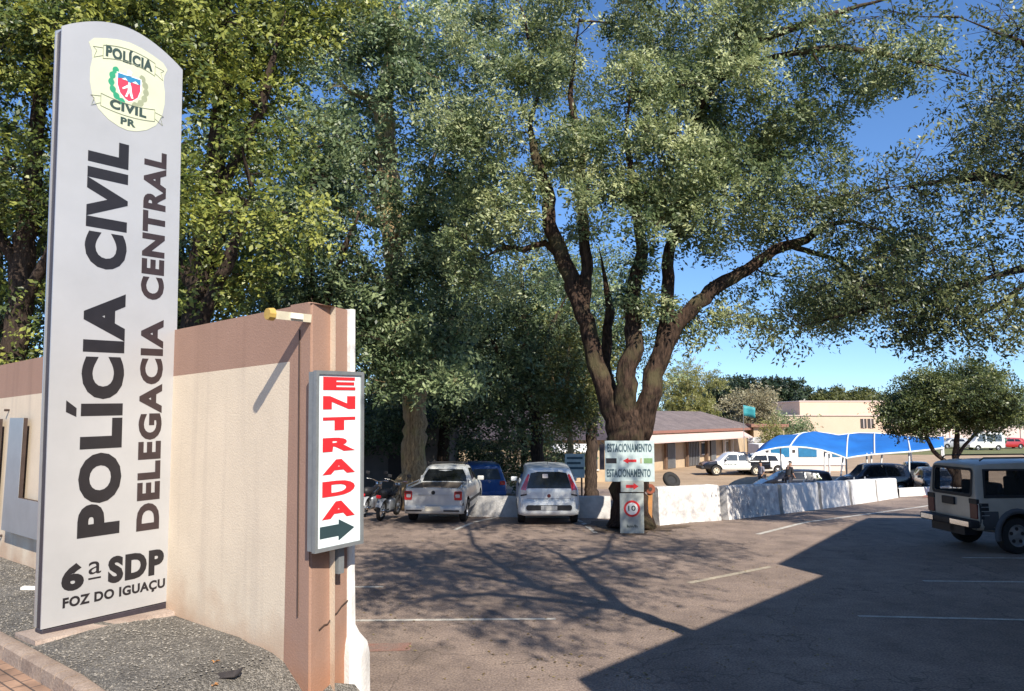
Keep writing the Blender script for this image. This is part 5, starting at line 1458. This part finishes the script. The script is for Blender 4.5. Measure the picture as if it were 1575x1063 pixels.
# ------------------------------------------------------------------ trees
def leaf_mesh(name, C, D, up, nleaf, spread, ll, lw, tint, m, parent, r):
    """sprays of small pinnate leaves. C centres (S,3), D twig directions (S,3); every leaf is one rhombic face"""
    S = len(C)
    D = D / np.maximum(np.linalg.norm(D, axis=1, keepdims=True), 1e-6)
    N = up + r.normal(0, .5, (S, 3)); N -= D * (N * D).sum(1, keepdims=True); N /= np.maximum(np.linalg.norm(N, axis=1, keepdims=True), 1e-6)
    Sd = np.cross(D, N)
    k = nleaf
    t = np.linspace(0, 1, k)[None, :, None] + r.normal(0, .05, (S, k, 1))
    sg = np.where(np.arange(k) % 2 == 0, 1.0, -1.0)[None, :, None]
    P = C[:, None] + D[:, None] * (t * spread) + N[:, None] * (-(t ** 2) * spread * .22) + r.normal(0, .03, (S, k, 3))
    ld = D[:, None] * .5 + Sd[:, None] * sg * .85 + r.normal(0, .28, (S, k, 3)); ld /= np.linalg.norm(ld, axis=2, keepdims=True)
    nn = N[:, None] + r.normal(0, .38, (S, k, 3)); wd = np.cross(ld, nn); wd /= np.maximum(np.linalg.norm(wd, axis=2, keepdims=True), 1e-6)
    sz = r.uniform(.45, 1.35, (S, k, 1))
    L_ = ld * ll * sz; W_ = wd * lw * sz * .5
    V = np.stack([P, P + L_ * .45 + W_, P + L_, P + L_ * .45 - W_], 2).reshape(-1, 3)
    n = S * k
    tt = np.clip(tint[:, None] + r.normal(0, .10, (S, k)), 0, 1)
    tt = np.repeat(tt.reshape(-1), 4)
    me = bpy.data.meshes.new(name)
    me.vertices.add(n * 4); me.vertices.foreach_set('co', V.astype(np.float32).ravel())
    me.loops.add(n * 4); me.loops.foreach_set('vertex_index', np.arange(n * 4, dtype=np.int32))
    me.polygons.add(n); me.polygons.foreach_set('loop_start', np.arange(0, n * 4, 4, dtype=np.int32)); me.polygons.foreach_set('loop_total', np.full(n, 4, dtype=np.int32))
    at_ = me.attributes.new('tint', 'FLOAT', 'POINT'); at_.data.foreach_set('value', tt.astype(np.float32))
    me.update(calc_edges=True); me.validate()
    return link_mesh(name, me, m, parent)
NLEAF = [0]
def tree(name, label, limbs, crowns, leafm, barkm, seed, nclump, clump_r=.7, spc=40, nleaf=9, spread=.45, ll=.12, lw=.055, group=None, bias=.5, tint0=.5, flat=.65, droop=.25, zmin=None, cull=None, cat='tree', twig=.05, sides=10, reach=None):
    """limbs: polylines of (x, y, z, radius), the first one the trunk from the ground; crowns: ellipsoids (x, y, z, rx, ry, rz)"""
    r = np.random.default_rng(seed); random.seed(seed)
    base = Vector(limbs[0][0][:3])
    root = thing(name, label, cat, base, 0, group)
    nodes_ = []
    mb = MB()
    for li, lb in enumerate(limbs):
        pts = []; rad = []
        for i in range(len(lb) - 1):
            a = np.array(lb[i], float); b = np.array(lb[i + 1], float)
            n = max(2, int(np.linalg.norm(b[:3] - a[:3]) / .22))
            for q in range(n if i < len(lb) - 2 else n + 1):
                s = q / n; p = a + (b - a) * s
                if 0 < i + q: p[:3] += r.normal(0, .10 * p[3], 3) + .05 * p[3] * np.sin(np.array([3.1, 2.3, 0]) * (i + s) * 1.7 + seed)
                pts.append(p[:3]); rad.append(p[3])
        for p, q in zip(pts, rad):
            if li > 0 or p[2] > limbs[0][0][2] + .35 * (limbs[0][-1][2] - limbs[0][0][2]): nodes_.append((*p, q))
        if li > 0:
            m_ = len(rad); q0 = int(m_ * .6)
            for q in range(q0, m_): rad[q] = rad[q] * (1 - (q - q0) / max(1, m_ - 1 - q0)) + .010
        if li == 0 and barkm is not None:
            rad[0] *= 1.28; rad[1] *= 1.08
        mb.tube([Vector(p) - base for p in pts], rad, (sides * 2 if max(rad) > .22 else sides) if max(rad) > .12 else 6, jit=.02 if max(rad) > .2 else .05, ridge=.085 if max(rad) > .2 else 0)
    # clumps
    vol = np.array([c[3] * c[4] * c[5] for c in crowns]) ** .8; cnt = r.multinomial(nclump, vol / vol.sum())
    CL = []
    for c, k in zip(crowns, cnt):
        v = r.normal(0, 1, (k, 3)); v /= np.linalg.norm(v, axis=1, keepdims=True); rr = r.uniform(0, 1, (k, 1)) ** bias
        q = np.array(c[:3]) + v * rr * np.array(c[3:6]); CL.append(np.concatenate([q, np.repeat(np.array([c[:3]]), k, 0)], 1))
    CL = np.concatenate(CL)
    if zmin is not None: CL = CL[CL[:, 2] > zmin]
    if cull is not None: CL = np.array([c for c in CL if cull(c)])
    nd = np.array(nodes_)
    d0 = np.linalg.norm(CL[:, None, :3] - nd[None, :, :3], axis=2).min(1)
    for ci in np.argsort(d0):
        c = CL[ci, :3]
        dd = np.linalg.norm(nd[:, :3] - c, axis=1) + .5 * np.maximum(0, nd[:, 2] - c[2])
        j = int(dd.argmin()); a = nd[j]
        ln = np.linalg.norm(c - a[:3])
        if ln < .15: continue
        r0 = min(a[3] * .7, .016 + twig * ln ** .8 * .55)
        pts = []
        m1 = a[:3] + (c - a[:3]) * .5 + r.normal(0, .09, 3) * ln + np.array([0, 0, .07 * ln])
        for s in np.linspace(0, 1, max(4, int(ln / .4))):
            p = (1 - s) ** 2 * a[:3] + 2 * s * (1 - s) * m1 + s * s * c; pts.append(p)
        rad = [r0 + (.007 - r0) * s for s in np.linspace(0, 1, len(pts))]
        mb.tube([Vector(p) - base for p in pts], rad, 5, caps=False)
        new = np.array([[*p, q] for p, q in zip(pts[1:], rad[1:])]); nd = np.concatenate([nd, new])
        # small side twigs inside the clump
        for _ in range(3):
            q = c + r.normal(0, clump_r * .7, 3) * np.array([1, 1, flat]); mb.tube([Vector(pts[-2]) - base, (Vector(c) + Vector(q)) / 2 - base + Vector((0, 0, .04)), Vector(q) - base], [.009, .007, .004], 4, caps=False)
    mb.build('trunk', barkm, root, smooth=True)
    k = len(CL)
    n = k * spc
    ix = np.repeat(np.arange(k), spc)
    scl = r.uniform(.65, 1.3, (k, 1))[ix]
    off = r.normal(0, .52, (n, 3)) * clump_r * scl * np.array([1, 1, flat])
    cen = CL[ix, :3] + off - np.array(base)
    out = CL[ix, :3] - CL[ix, 3:6]; out /= np.maximum(np.linalg.norm(out, axis=1, keepdims=True), 1e-6)
    D = off / np.maximum(np.linalg.norm(off, axis=1, keepdims=True), 1e-6) * .9 + out * .5 + r.normal(0, .4, (n, 3)) + np.array([0, 0, -droop])
    tint = np.clip(tint0 + r.normal(0, .15, k)[ix] + r.normal(0, .12, n), .02, .98)
    leaf_mesh('crown', cen, D, np.array([.30, -.70, .62]), nleaf, spread, ll, lw, tint, leafm, root, r)
    NLEAF[0] += n * nleaf
    return root
def L(y, *pts):
    """limb through points of the view at distance y (or per-point distance): (px, py, r[, y])"""
    out = []
    for p in pts:
        q = at(p[0], p[1], p[3] if len(p) > 3 else y); out.append((q.x, q.y, q.z, p[2]))
    return out
def E(px_, py_, y, rx, ry, rz_): q = at(px_, py_, y); return (q.x, q.y, q.z, rx, ry, rz_)

# the big tree by the driveway
tree('driveway_tree', 'largest tree with a thick forked brown trunk carrying the parking boards',
     [[(3.18, 20.0, -.05, .54), (3.17, 20, .5, .48), (3.15, 20, 1.7, .47), (3.11, 20, 2.4, .50), (3.06, 20.0, 3.1, .48)],
      L(20, (954, 668, .33), (940, 628, .28), (924, 585, .25), (905, 510, .23), (878, 430, .23), (862, 385, .21), (845, 345, .19), (842, 295, .17), (822, 240, .14), (815, 190, .11), (830, 140, .09), (812, 60, .06)),
      L(20, (897, 475, .18), (903, 400, .16), (893, 310, .14), (895, 230, .12), (876, 150, .09), (892, 20, .06)),
      L(20, (966, 655, .33, 19.9), (960, 590, .27, 19.7), (975, 520, .23, 19.6), (970, 460, .20, 19.5), (988, 390, .16, 19.2), (976, 300, .12, 19), (962, 210, .09, 19), (975, 90, .06, 19)),
      L(20, (980, 668, .34), (996, 620, .28), (1006, 575, .26), (1022, 530, .25), (1036, 497, .24), (1072, 468, .20), (1105, 440, .19), (1150, 415, .16), (1190, 385, .14), (1240, 368, .12), (1270, 345, .10), (1310, 340, .08), (1360, 355, .06), (1420, 385, .04)),
      L(20, (1018, 535, .22), (1028, 470, .19), (1026, 410, .17), (1044, 330, .14), (1050, 250, .12), (1078, 160, .10), (1110, 95, .08), (1170, 45, .06)),
      L(20.3, (866, 395, .11), (838, 374, .09), (805, 384, .08), (775, 380, .07), (742, 397, .05)),
      L(21, (948, 640, .2, 20.5), (930, 560, .16, 21), (938, 470, .13, 21.5), (922, 380, .10, 22)),
      L(19.4, (1075, 165, .12), (1120, 95, .12, 19.1), (1165, 62, .11, 19), (1230, 40, .10, 18.6), (1310, 12, .09, 18.4), (1400, -10, .07, 18)),
      L(19, (1110, 120, .09), (1190, 88, .08, 18.6), (1280, 72, .08, 18.4), (1340, 80, .07, 18.2), (1400, 92, .06, 18), (1450, 106, .05, 18), (1490, 118, .03, 18)),
      L(20, (1215, 378, .08), (1290, 400, .06), (1340, 450, .05), (1370, 500, .03))],
     [E(1000, 300, 18.2, 2.4, .9, 1.1), E(980, 235, 19.6, 3.8, 3.0, 3.0), E(780, 190, 20, 2.0, 2.4, 3.2), E(1165, 270, 19.8, 2.9, 2.4, 2.0), E(1150, 120, 19.5, 3.4, 2.8, 2.4), E(960, 20, 20, 5, 3.5, 2.2),
      E(1240, 455, 20.8, 2.5, 1.8, 1.1), E(1120, 500, 20.6, 1.3, 1.2, .5), E(760, 380, 21, 1.6, 1.8, 1.5), E(985, 430, 18.9, 1.1, .7, .8), E(1330, 430, 20.5, 1.6, 1.6, 1.0), E(1400, 100, 18.5, 1.6, 1.8, .7)],
     M['leaf_center'], M['bark'], 11, 370, .44, 46, 11, .40, .135, .054, bias=.45, tint0=.58, sides=14, zmin=4.9)

# the tree whose limbs hang over the drive from beyond the right edge
tree('overhanging_tree', 'feathery olive tree hanging into the upper right from outside the photo',
     [[(16.2, 17.6, -.1, .5), (16.1, 17.5, 2, .42), (15.8, 17.4, 4.5, .40), (15.4, 17.4, 6.2, .36)],
      [(15.4, 17.4, 6.2, .3), (14.2, 17.4, 7.6, .22), (12.8, 17.5, 8.4, .2), (11.4, 17.6, 8.8, .16), (10.2, 17.6, 8.6, .11), (9.2, 17.6, 8.5, .06)],
      [(15.4, 17.4, 6.2, .25), (14.8, 16.8, 8.5, .2), (13.4, 16.6, 10.4, .15), (11.8, 16.4, 11.6, .1), (10.4, 16.4, 12.2, .05)],
      [(15.6, 17.4, 5.4, .2), (14.2, 17.2, 6.4, .15), (12.8, 17.2, 6.6, .11), (11.2, 17.2, 6.2, .07), (9.8, 17.2, 5.6, .04)], [(12.8, 17.2, 6.6, .08), (11.6, 17.4, 5.6, .06), (10.4, 17.6, 5.0, .03)], [(11.2, 17.2, 6.2, .06), (10.0, 17.9, 5.9, .05), (8.8, 18.6, 5.6, .04), (7.6, 19.2, 5.3, .02)]],
     [E(1520, 170, 17, 1.5, 2.0, 1.7), E(1500, 290, 17.2, 2.2, 2.0, 1.1), E(1470, 400, 17.4, 2.2, 2.2, 1.1), E(1490, 480, 17.2, 1.9, 2.0, .75), E(1360, 440, 18, 1.9, 1.6, 1.4), E(1430, 500, 17.6, 1.9, 1.5, .75), E(1300, 320, 18.6, 1.6, 1.4, 1.2), E(1390, 300, 18, 1.7, 1.4, 1.3), E(1300, 455, 19, 2.2, 1.4, .85), E(1190, 505, 19.4, 1.5, 1.3, .6), E(1350, 60, 17.6, 1.5, 1.4, .7), E(1640, 220, 17, 2.0, 3, 3.2), E(1560, 60, 16.6, 1.6, 2, 1.2), (16, 17.6, 9.5, 3.2, 3.2, 2.6)],
     M['leaf_right'], M['bark_dark'], 23, 400, .58, 18, 9, .38, .125, .05, bias=.5, tint0=.52, zmin=4.0)

def clear_of_signs(c):
    """drop boughs whose shade would reach the sunlit wall end, wall or totem"""
    for y_, x0, x1, zt in ((7.4, -2.9, -.9, 4.9), (8.5, -5.8, -3.2, 8.2), (9.5, -9, -2.2, 5.0)):
        h = (y_ - c[1]) / .92; x = c[0] - .393 * h; z = c[2] - .84 * h
        if h > 0 and x0 < x < x1 and -.5 < z < zt: return False
    return True
# the tree just beside the driveway mouth, above the frame: its limbs throw the dappled shade on the lot
tree('entrance_tree', 'open branched tree at the driveway mouth, above the photo, dappling the lot',
     [[(5.2, 5.0, -.1, .24), (5.1, 4.9, 2, .18), (4.9, 4.8, 4.5, .15), (4.7, 4.7, 6.4, .13)],
      [(4.7, 4.7, 6.4, .12), (4.2, 3.9, 7.6, .10), (3.7, 3.2, 8.6, .08), (3.3, 2.2, 9.4, .06), (3.0, 1.2, 9.9, .04), (2.8, .2, 10.2, .02)],
      [(4.7, 4.7, 6.4, .13), (4.0, 4.8, 7.6, .10), (3.2, 5.0, 8.3, .08), (2.4, 5.1, 8.8, .06), (1.8, 5.0, 9.2, .04)],
      [(4.7, 4.7, 6.4, .12), (5.0, 5.6, 7.8, .10), (5.2, 6.4, 8.9, .08), (5.0, 7.2, 9.8, .05)],
      [(4.7, 4.7, 6.4, .12), (5.4, 3.4, 8.0, .10), (5.6, 1.6, 9.2, .07), (5.2, -.4, 10.0, .04)],
      [(4.0, 4.8, 7.6, .09), (3.7, 5.8, 8.6, .07), (3.5, 7.2, 9.4, .055), (3.6, 9.0, 10.2, .045), (3.3, 10.8, 10.6, .05), (3.0, 12.2, 10.8, .03)], [(3.6, 8.6, 10.0, .06), (4.8, 9.8, 10.6, .04), (5.6, 10.8, 10.9, .03)],
      [(5.1, 6.0, 8.4, .09), (6.4, 6.0, 9.4, .08), (7.8, 5.6, 10.1, .06), (9.4, 5.2, 10.6, .03)], [(6.4, 6.0, 9.4, .07), (7.2, 7.2, 10.2, .05), (7.8, 8.6, 10.6, .03)]],
     [(3.0, 3.6, 9.7, 2.3, 2.6, .9), (4.6, .6, 9.9, 1.7, 1.9, .6), (2.2, 5.6, 9.5, 1.4, 1.6, .7), (4.8, 6.3, 9.6, 1.7, 1.5, .9), (5.4, 3.0, 9.8, 1.8, 2.0, .9), (8.0, 5.4, 10.3, 2.0, 1.8, .6), (7.4, 8.0, 10.5, 1.6, 1.6, .6), (3.9, 10.4, 10.55, 3.0, 2.2, .75), (2.2, 10.6, 10.4, 1.6, 1.8, .6), (5.4, 9.8, 10.9, 1.5, 1.6, .6)],
     M['leaf_center'], M['bark_dark'], 31, 270, .74, 14, 9, .36, .12, .055, bias=.75, tint0=.5, twig=.035, zmin=7.9, cull=clear_of_signs)

# two bright broad leaved trees behind the street wall
tree('yellow_green_tree', 'tall sunlit yellow green broad leaved tree right behind the wall between both signs',
     [[(-6.6, 14.6, -.1, .36), (-6.5, 14.6, 2, .30), (-6.3, 14.5, 4.5, .27), (-6.0, 14.4, 7, .22), (-5.8, 14.3, 10, .14), (-5.8, 14.2, 12.5, .07)],
      [(-6.4, 14.5, 4.2, .16), (-5.5, 14.0, 5.8, .12), (-4.9, 13.6, 7.2, .07)], [(-6.2, 14.5, 5.4, .15), (-7.6, 14.2, 7.2, .11), (-8.8, 13.8, 9, .06)], [(-6, 14.4, 7, .13), (-5, 14.2, 9, .1), (-4.5, 14, 11, .05)]],
     [E(355, 330, 13.6, 1.35, 1.7, 1.1), E(330, 180, 13.8, 1.7, 2.0, 1.4), E(390, 70, 14, 1.7, 2.0, 1.2), E(250, 60, 14, 2.4, 2.2, 1.8), (-5.8, 14.4, 12, 3, 2.6, 1.8), E(330, 420, 14.6, 1.2, 1.6, .8)],
     M['leaf_left'], M['bark_dark'], 41, 125, .52, 52, 10, .36, .112, .060, bias=.42, tint0=.6, zmin=4.4, droop=.35)
tree('yellow_green_tree', 'sunlit yellow green broad leaved tree behind the wall left of the totem',
     [[(-10.6, 15.6, -.1, .34), (-10.6, 15.6, 3, .28), (-10.4, 15.5, 6, .22), (-10.2, 15.4, 9.5, .14), (-10.1, 15.4, 12, .07)],
      [(-10.5, 15.5, 5, .14), (-9.4, 15, 6.6, .1), (-8.6, 14.6, 8, .06)], [(-10.4, 15.5, 6, .14), (-11.6, 15, 8, .1), (-12.2, 14.6, 10, .06)]],
     [E(40, 290, 14.6, 1.8, 1.8, 1.0), E(30, 130, 15, 2.3, 2.2, 1.9), E(110, 30, 15, 2.4, 2.2, 1.6), E(-60, 200, 15, 2.2, 2.2, 3), (-10.4, 15.6, 12, 3, 2.6, 1.8), E(30, 520, 15.4, .9, 1.0, .55), E(50, 410, 15.8, 1.6, 1.4, .8)],
     M['leaf_left'], M['bark_dark'], 43, 120, .62, 50, 10, .36, .112, .060, bias=.42, tint0=.45, zmin=3.6, droop=.35)
GB = 'dark trees filling the background behind the wall'
def bgtree(label, x, y, h, w, seed, leafm='leaf_dark', n=110, bark='bark_dark', zlow=.25, group=GB, big=1.0, tint0=.5, name='background_tree', lean=0.0, r0=.32, spc=30):
    z0 = gz(x, y) - .1
    limbs = [[(x, y, z0, r0), (x + .1 + lean * .3, y, z0 + h * .3, r0 * .8), (x - .1 + lean * .6, y, z0 + h * .6, r0 * .55), (x + lean, y, z0 + h * .9, r0 * .2)],
             [(x + lean * .4, y, z0 + h * .4, r0 * .5), (x + w * .35 + lean, y - .4, z0 + h * .65, r0 * .3), (x + w * .6 + lean, y - .5, z0 + h * .8, r0 * .12)],
             [(x + lean * .4, y, z0 + h * .36, r0 * .5), (x - w * .35 + lean, y - .3, z0 + h * .6, r0 * .3), (x - w * .55 + lean, y - .6, z0 + h * .78, r0 * .12)]]
    return tree(name, label, limbs, [(x + lean, y, z0 + h * .72, w, w * .9, h * .28), (x + lean * .8, y - .4, z0 + h * (zlow + .22), w * .9, w * .8, h * .2)], M[leafm], M[bark], seed, n, .85, spc, 8, .5, .17 * big, .085 * big, group=group, bias=.45, tint0=tint0, twig=.05, droop=.3)
bgtree('dark dense tree in shade behind the wall just left of the totem', -15.5, 22, 12.5, 4.2, 51)
bgtree('dark dense tree in shade rising behind the lettering of the totem', -9.8, 21.5, 12.5, 3.8, 53)
bgtree('dark dense tree whose shaded boughs fill the gap right of the totem above the wall', -6.6, 24, 13.5, 3.4, 55)

# the tree with the pale lit trunk behind the pickup
tree('tall_tree', 'tall dark limbed tree with a pale sunlit trunk base behind the pickup',
     [L(27, (630, 770, .62), (634, 715, .46), (640, 660, .42), (636, 600, .40), (622, 520, .40), (610, 420, .40), (602, 330, .42), (596, 240, .40), (590, 170, .36), (600, 90, .26), (610, 10, .16)),
      L(27, (640, 640, .2), (660, 560, .16), (690, 500, .12), (715, 430, .08)),
      L(27, (600, 350, .2), (560, 335, .18), (525, 320, .16), (490, 300, .12), (465, 305, .07)),
      L(26, (606, 400, .15), (640, 330, .13), (660, 260, .1), (690, 190, .07)),
      L(27, (590, 180, .2), (565, 150, .16), (535, 140, .1), (505, 110, .06)),
      L(26.5, (615, 470, .15), (570, 420, .12), (545, 380, .09), (510, 370, .05)),
      L(26.5, (610, 430, .13), (575, 300, .1), (555, 230, .07), (520, 190, .04))],
     [E(560, 60, 26, 3.6, 3, 2.2), E(690, 130, 25, 2.4, 2.6, 3.2), E(690, 330, 24.5, 1.8, 2.2, 2.4), E(650, 500, 24.2, 1.9, 2.0, 2.0), E(560, 480, 25.5, 1.6, 2, 1.6), E(500, 210, 25, 1.0, 1.6, 2.4), E(690, 590, 23.8, 1.5, 1.6, 1.0), E(600, 570, 24, 1.4, 1.4, 1.2), E(540, 260, 28, 2.2, 1.4, 3.0)],
     M['leaf_dark'], M['bark_pale'], 61, 270, .62, 32, 9, .42, .18, .080, bias=.5, tint0=.62, zmin=3.0)

# darker trees behind the cars
bgtree('dark leaning tree with two slim trunks behind the hatchback', 1.2, 33, 12, 3.8, 71, n=120, zlow=.22, lean=-.8)
bgtree('dense dark tree between the pale trunk and the hatchback', -3.4, 36, 12.5, 4.0, 73, n=120, zlow=.16)
bgtree('dense dark tree deep in the lot behind the pickup roof', -8.2, 34, 12, 4.0, 75, n=130, zlow=.12)
bgtree('dark tree left of the big trunk in front of the shaded house', 4.0, 38, 13.5, 4.2, 77, n=140, zlow=.3)
bgtree('dark low boughed tree in front of the left half of the shaded house', -4.6, 43, 9.0, 3.6, 111, n=120, zlow=.04)
bgtree('dark low boughed tree in front of the right half of the shaded house', 0.6, 41, 8.6, 3.2, 113, n=110, zlow=.06, r0=.2)
bgtree('far dark tree behind the shaded house roof on its left', -6, 64, 15, 6.0, 79, n=120, zlow=.15, big=1.7)
bgtree('far dark tree rising behind the middle of the shaded house', 2.5, 66, 15, 6.0, 81, n=120, zlow=.15, big=1.7)
bgtree('slim tree with a pale straight trunk beside the notice board', 2.35, 31.5, 8.0, 1.7, 83, 'leaf_yellow', 46, 'bark_pale', .34, None, .9, .35, 'slim_tree', .1, .17)
bgtree('yellow green loose tree behind the roof right of the big trunk', 22.6, 95, 11.4, 4.2, 85, 'leaf_yellow', 120, 'bark_pale', .3, None, 1.3, .5, 'light_tree', 0, .25)
bgtree('dry grey tan bushy tree at the right end of the long house', 27.0, 84, 8.0, 3.2, 87, 'leaf_dry', 110, 'bark_pale', .12, None, 1.2, .5, 'dry_tree', 0, .18)
bgtree('small yellow green shrub tree beside the annex', 25.0, 72, 3.9, 1.1, 89, 'leaf_yellow', 26, 'bark_pale', .1, None, 1.1, .45, 'shrub_tree', 0, .1)
bgtree('low green shrub tree against the beige building', 31.0, 84, 4.8, 2.6, 91, 'leaf_dark', 46, 'bark_pale', .05, None, 1.4, .7, 'shrub_tree', 0, .1)
bgtree('big dark round tree on the skyline beyond the dry tree', 42.0, 130, 11.6, 9.5, 93, 'leaf_far', 330, 'bark_dark', .1, 'far skyline trees', 2.8, .4, 'skyline_tree', 0, .4)
bgtree('dark round tree on the skyline between the big one and the beige block', 54.0, 136, 9.4, 7.5, 95, 'leaf_far', 240, 'bark_dark', .1, 'far skyline trees', 2.8, .5, 'skyline_tree', 0, .4)
bgtree('yellow green tree on the skyline above the beige block', 58.5, 128, 9.4, 6.5, 97, 'leaf_yellow', 170, 'bark_dark', .1, 'far skyline trees', 2.6, .12, 'skyline_tree', 0, .4)
bgtree('far brownish tree behind the pink wall at the right edge', 77, 134, 9.6, 7.0, 99, 'leaf_far', 200, 'bark_dark', .1, 'far skyline trees', 2.8, .75, 'skyline_tree', 0, .4)

# the small round crowned tree
tree('round_tree', 'small round crowned olive tree with forked dark trunks behind the off road car',
     [L(38, (1472, 748, .24), (1471, 720, .18), (1470, 695, .15), (1472, 672, .12), (1474, 640, .08)),
      L(38, (1470, 735, .14), (1455, 712, .12), (1436, 694, .10), (1426, 675, .09), (1420, 655, .06), (1412, 630, .04)),
      L(38, (1470, 705, .10), (1484, 685, .08), (1500, 668, .06), (1515, 645, .04)),
      L(38, (1428, 678, .06), (1405, 665, .05), (1385, 650, .03))],
     [E(1462, 612, 38, 3.5, 3.0, 1.5), E(1400, 640, 38, 1.7, 1.7, .9), E(1525, 640, 38, 1.7, 1.8, .8), E(1475, 585, 38, 2.0, 2.0, .8)],
     M['leaf_round'], M['bark_dark'], 101, 250, .52, 34, 9, .34, .13, .07, bias=.36, tint0=.55, zmin=2.15)
# distant wooded horizon
def far_woods():
    r = np.random.default_rng(5)
    n = 9000
    x = r.uniform(-260, 420, n); y = 260 + r.uniform(0, 60, n)
    h = 4.2 + 1.6 * np.sin(x * .045) + 1.2 * np.sin(x * .013 + 1)
    z = -1.6 + r.uniform(0, 1, n) ** .6 * h
    Cc = np.stack([x, y, z], 1); D = r.normal(0, 1, (n, 3))
    o = leaf_mesh('distant_woods', Cc, D, np.array([0, -.4, 1.0]), 6, 2.4, 2.2, 1.5, np.clip(r.normal(.45, .2, n), 0, 1), M['leaf_far'], None, r)
    tag(o, 'low dark line of distant woods along the horizon', 'woods', kind='stuff')
far_woods()
# ivy-like tuft with a teal ornament on the dry tree
def flag_thing():
    q = at(1143, 628, 64)
    root = thing('teal_banner', 'small teal banner on a thin pole above the dry tree', 'banner', (q.x, 64, -1.6))
    h = q.z + 1.6
    mb = MB(); mb.tube([(0, 0, 0), (0, 0, h + .3)], .025, 8); mb.build('pole', M['sign_frame'], root)
    mb = MB(); rows = [[(u, .12 * math.sin(u * 4 + v), h - .6 + v - .25 * u) for u in np.linspace(.04, 1.0, 8)] for v in (0, .3, .6, .9)]
    mb.grid(rows); o = mb.build('cloth', M['teal'], root, smooth=True); sm = o.modifiers.new('t', 'SOLIDIFY'); sm.thickness = .02
flag_thing()
print('leaves', NLEAF[0])
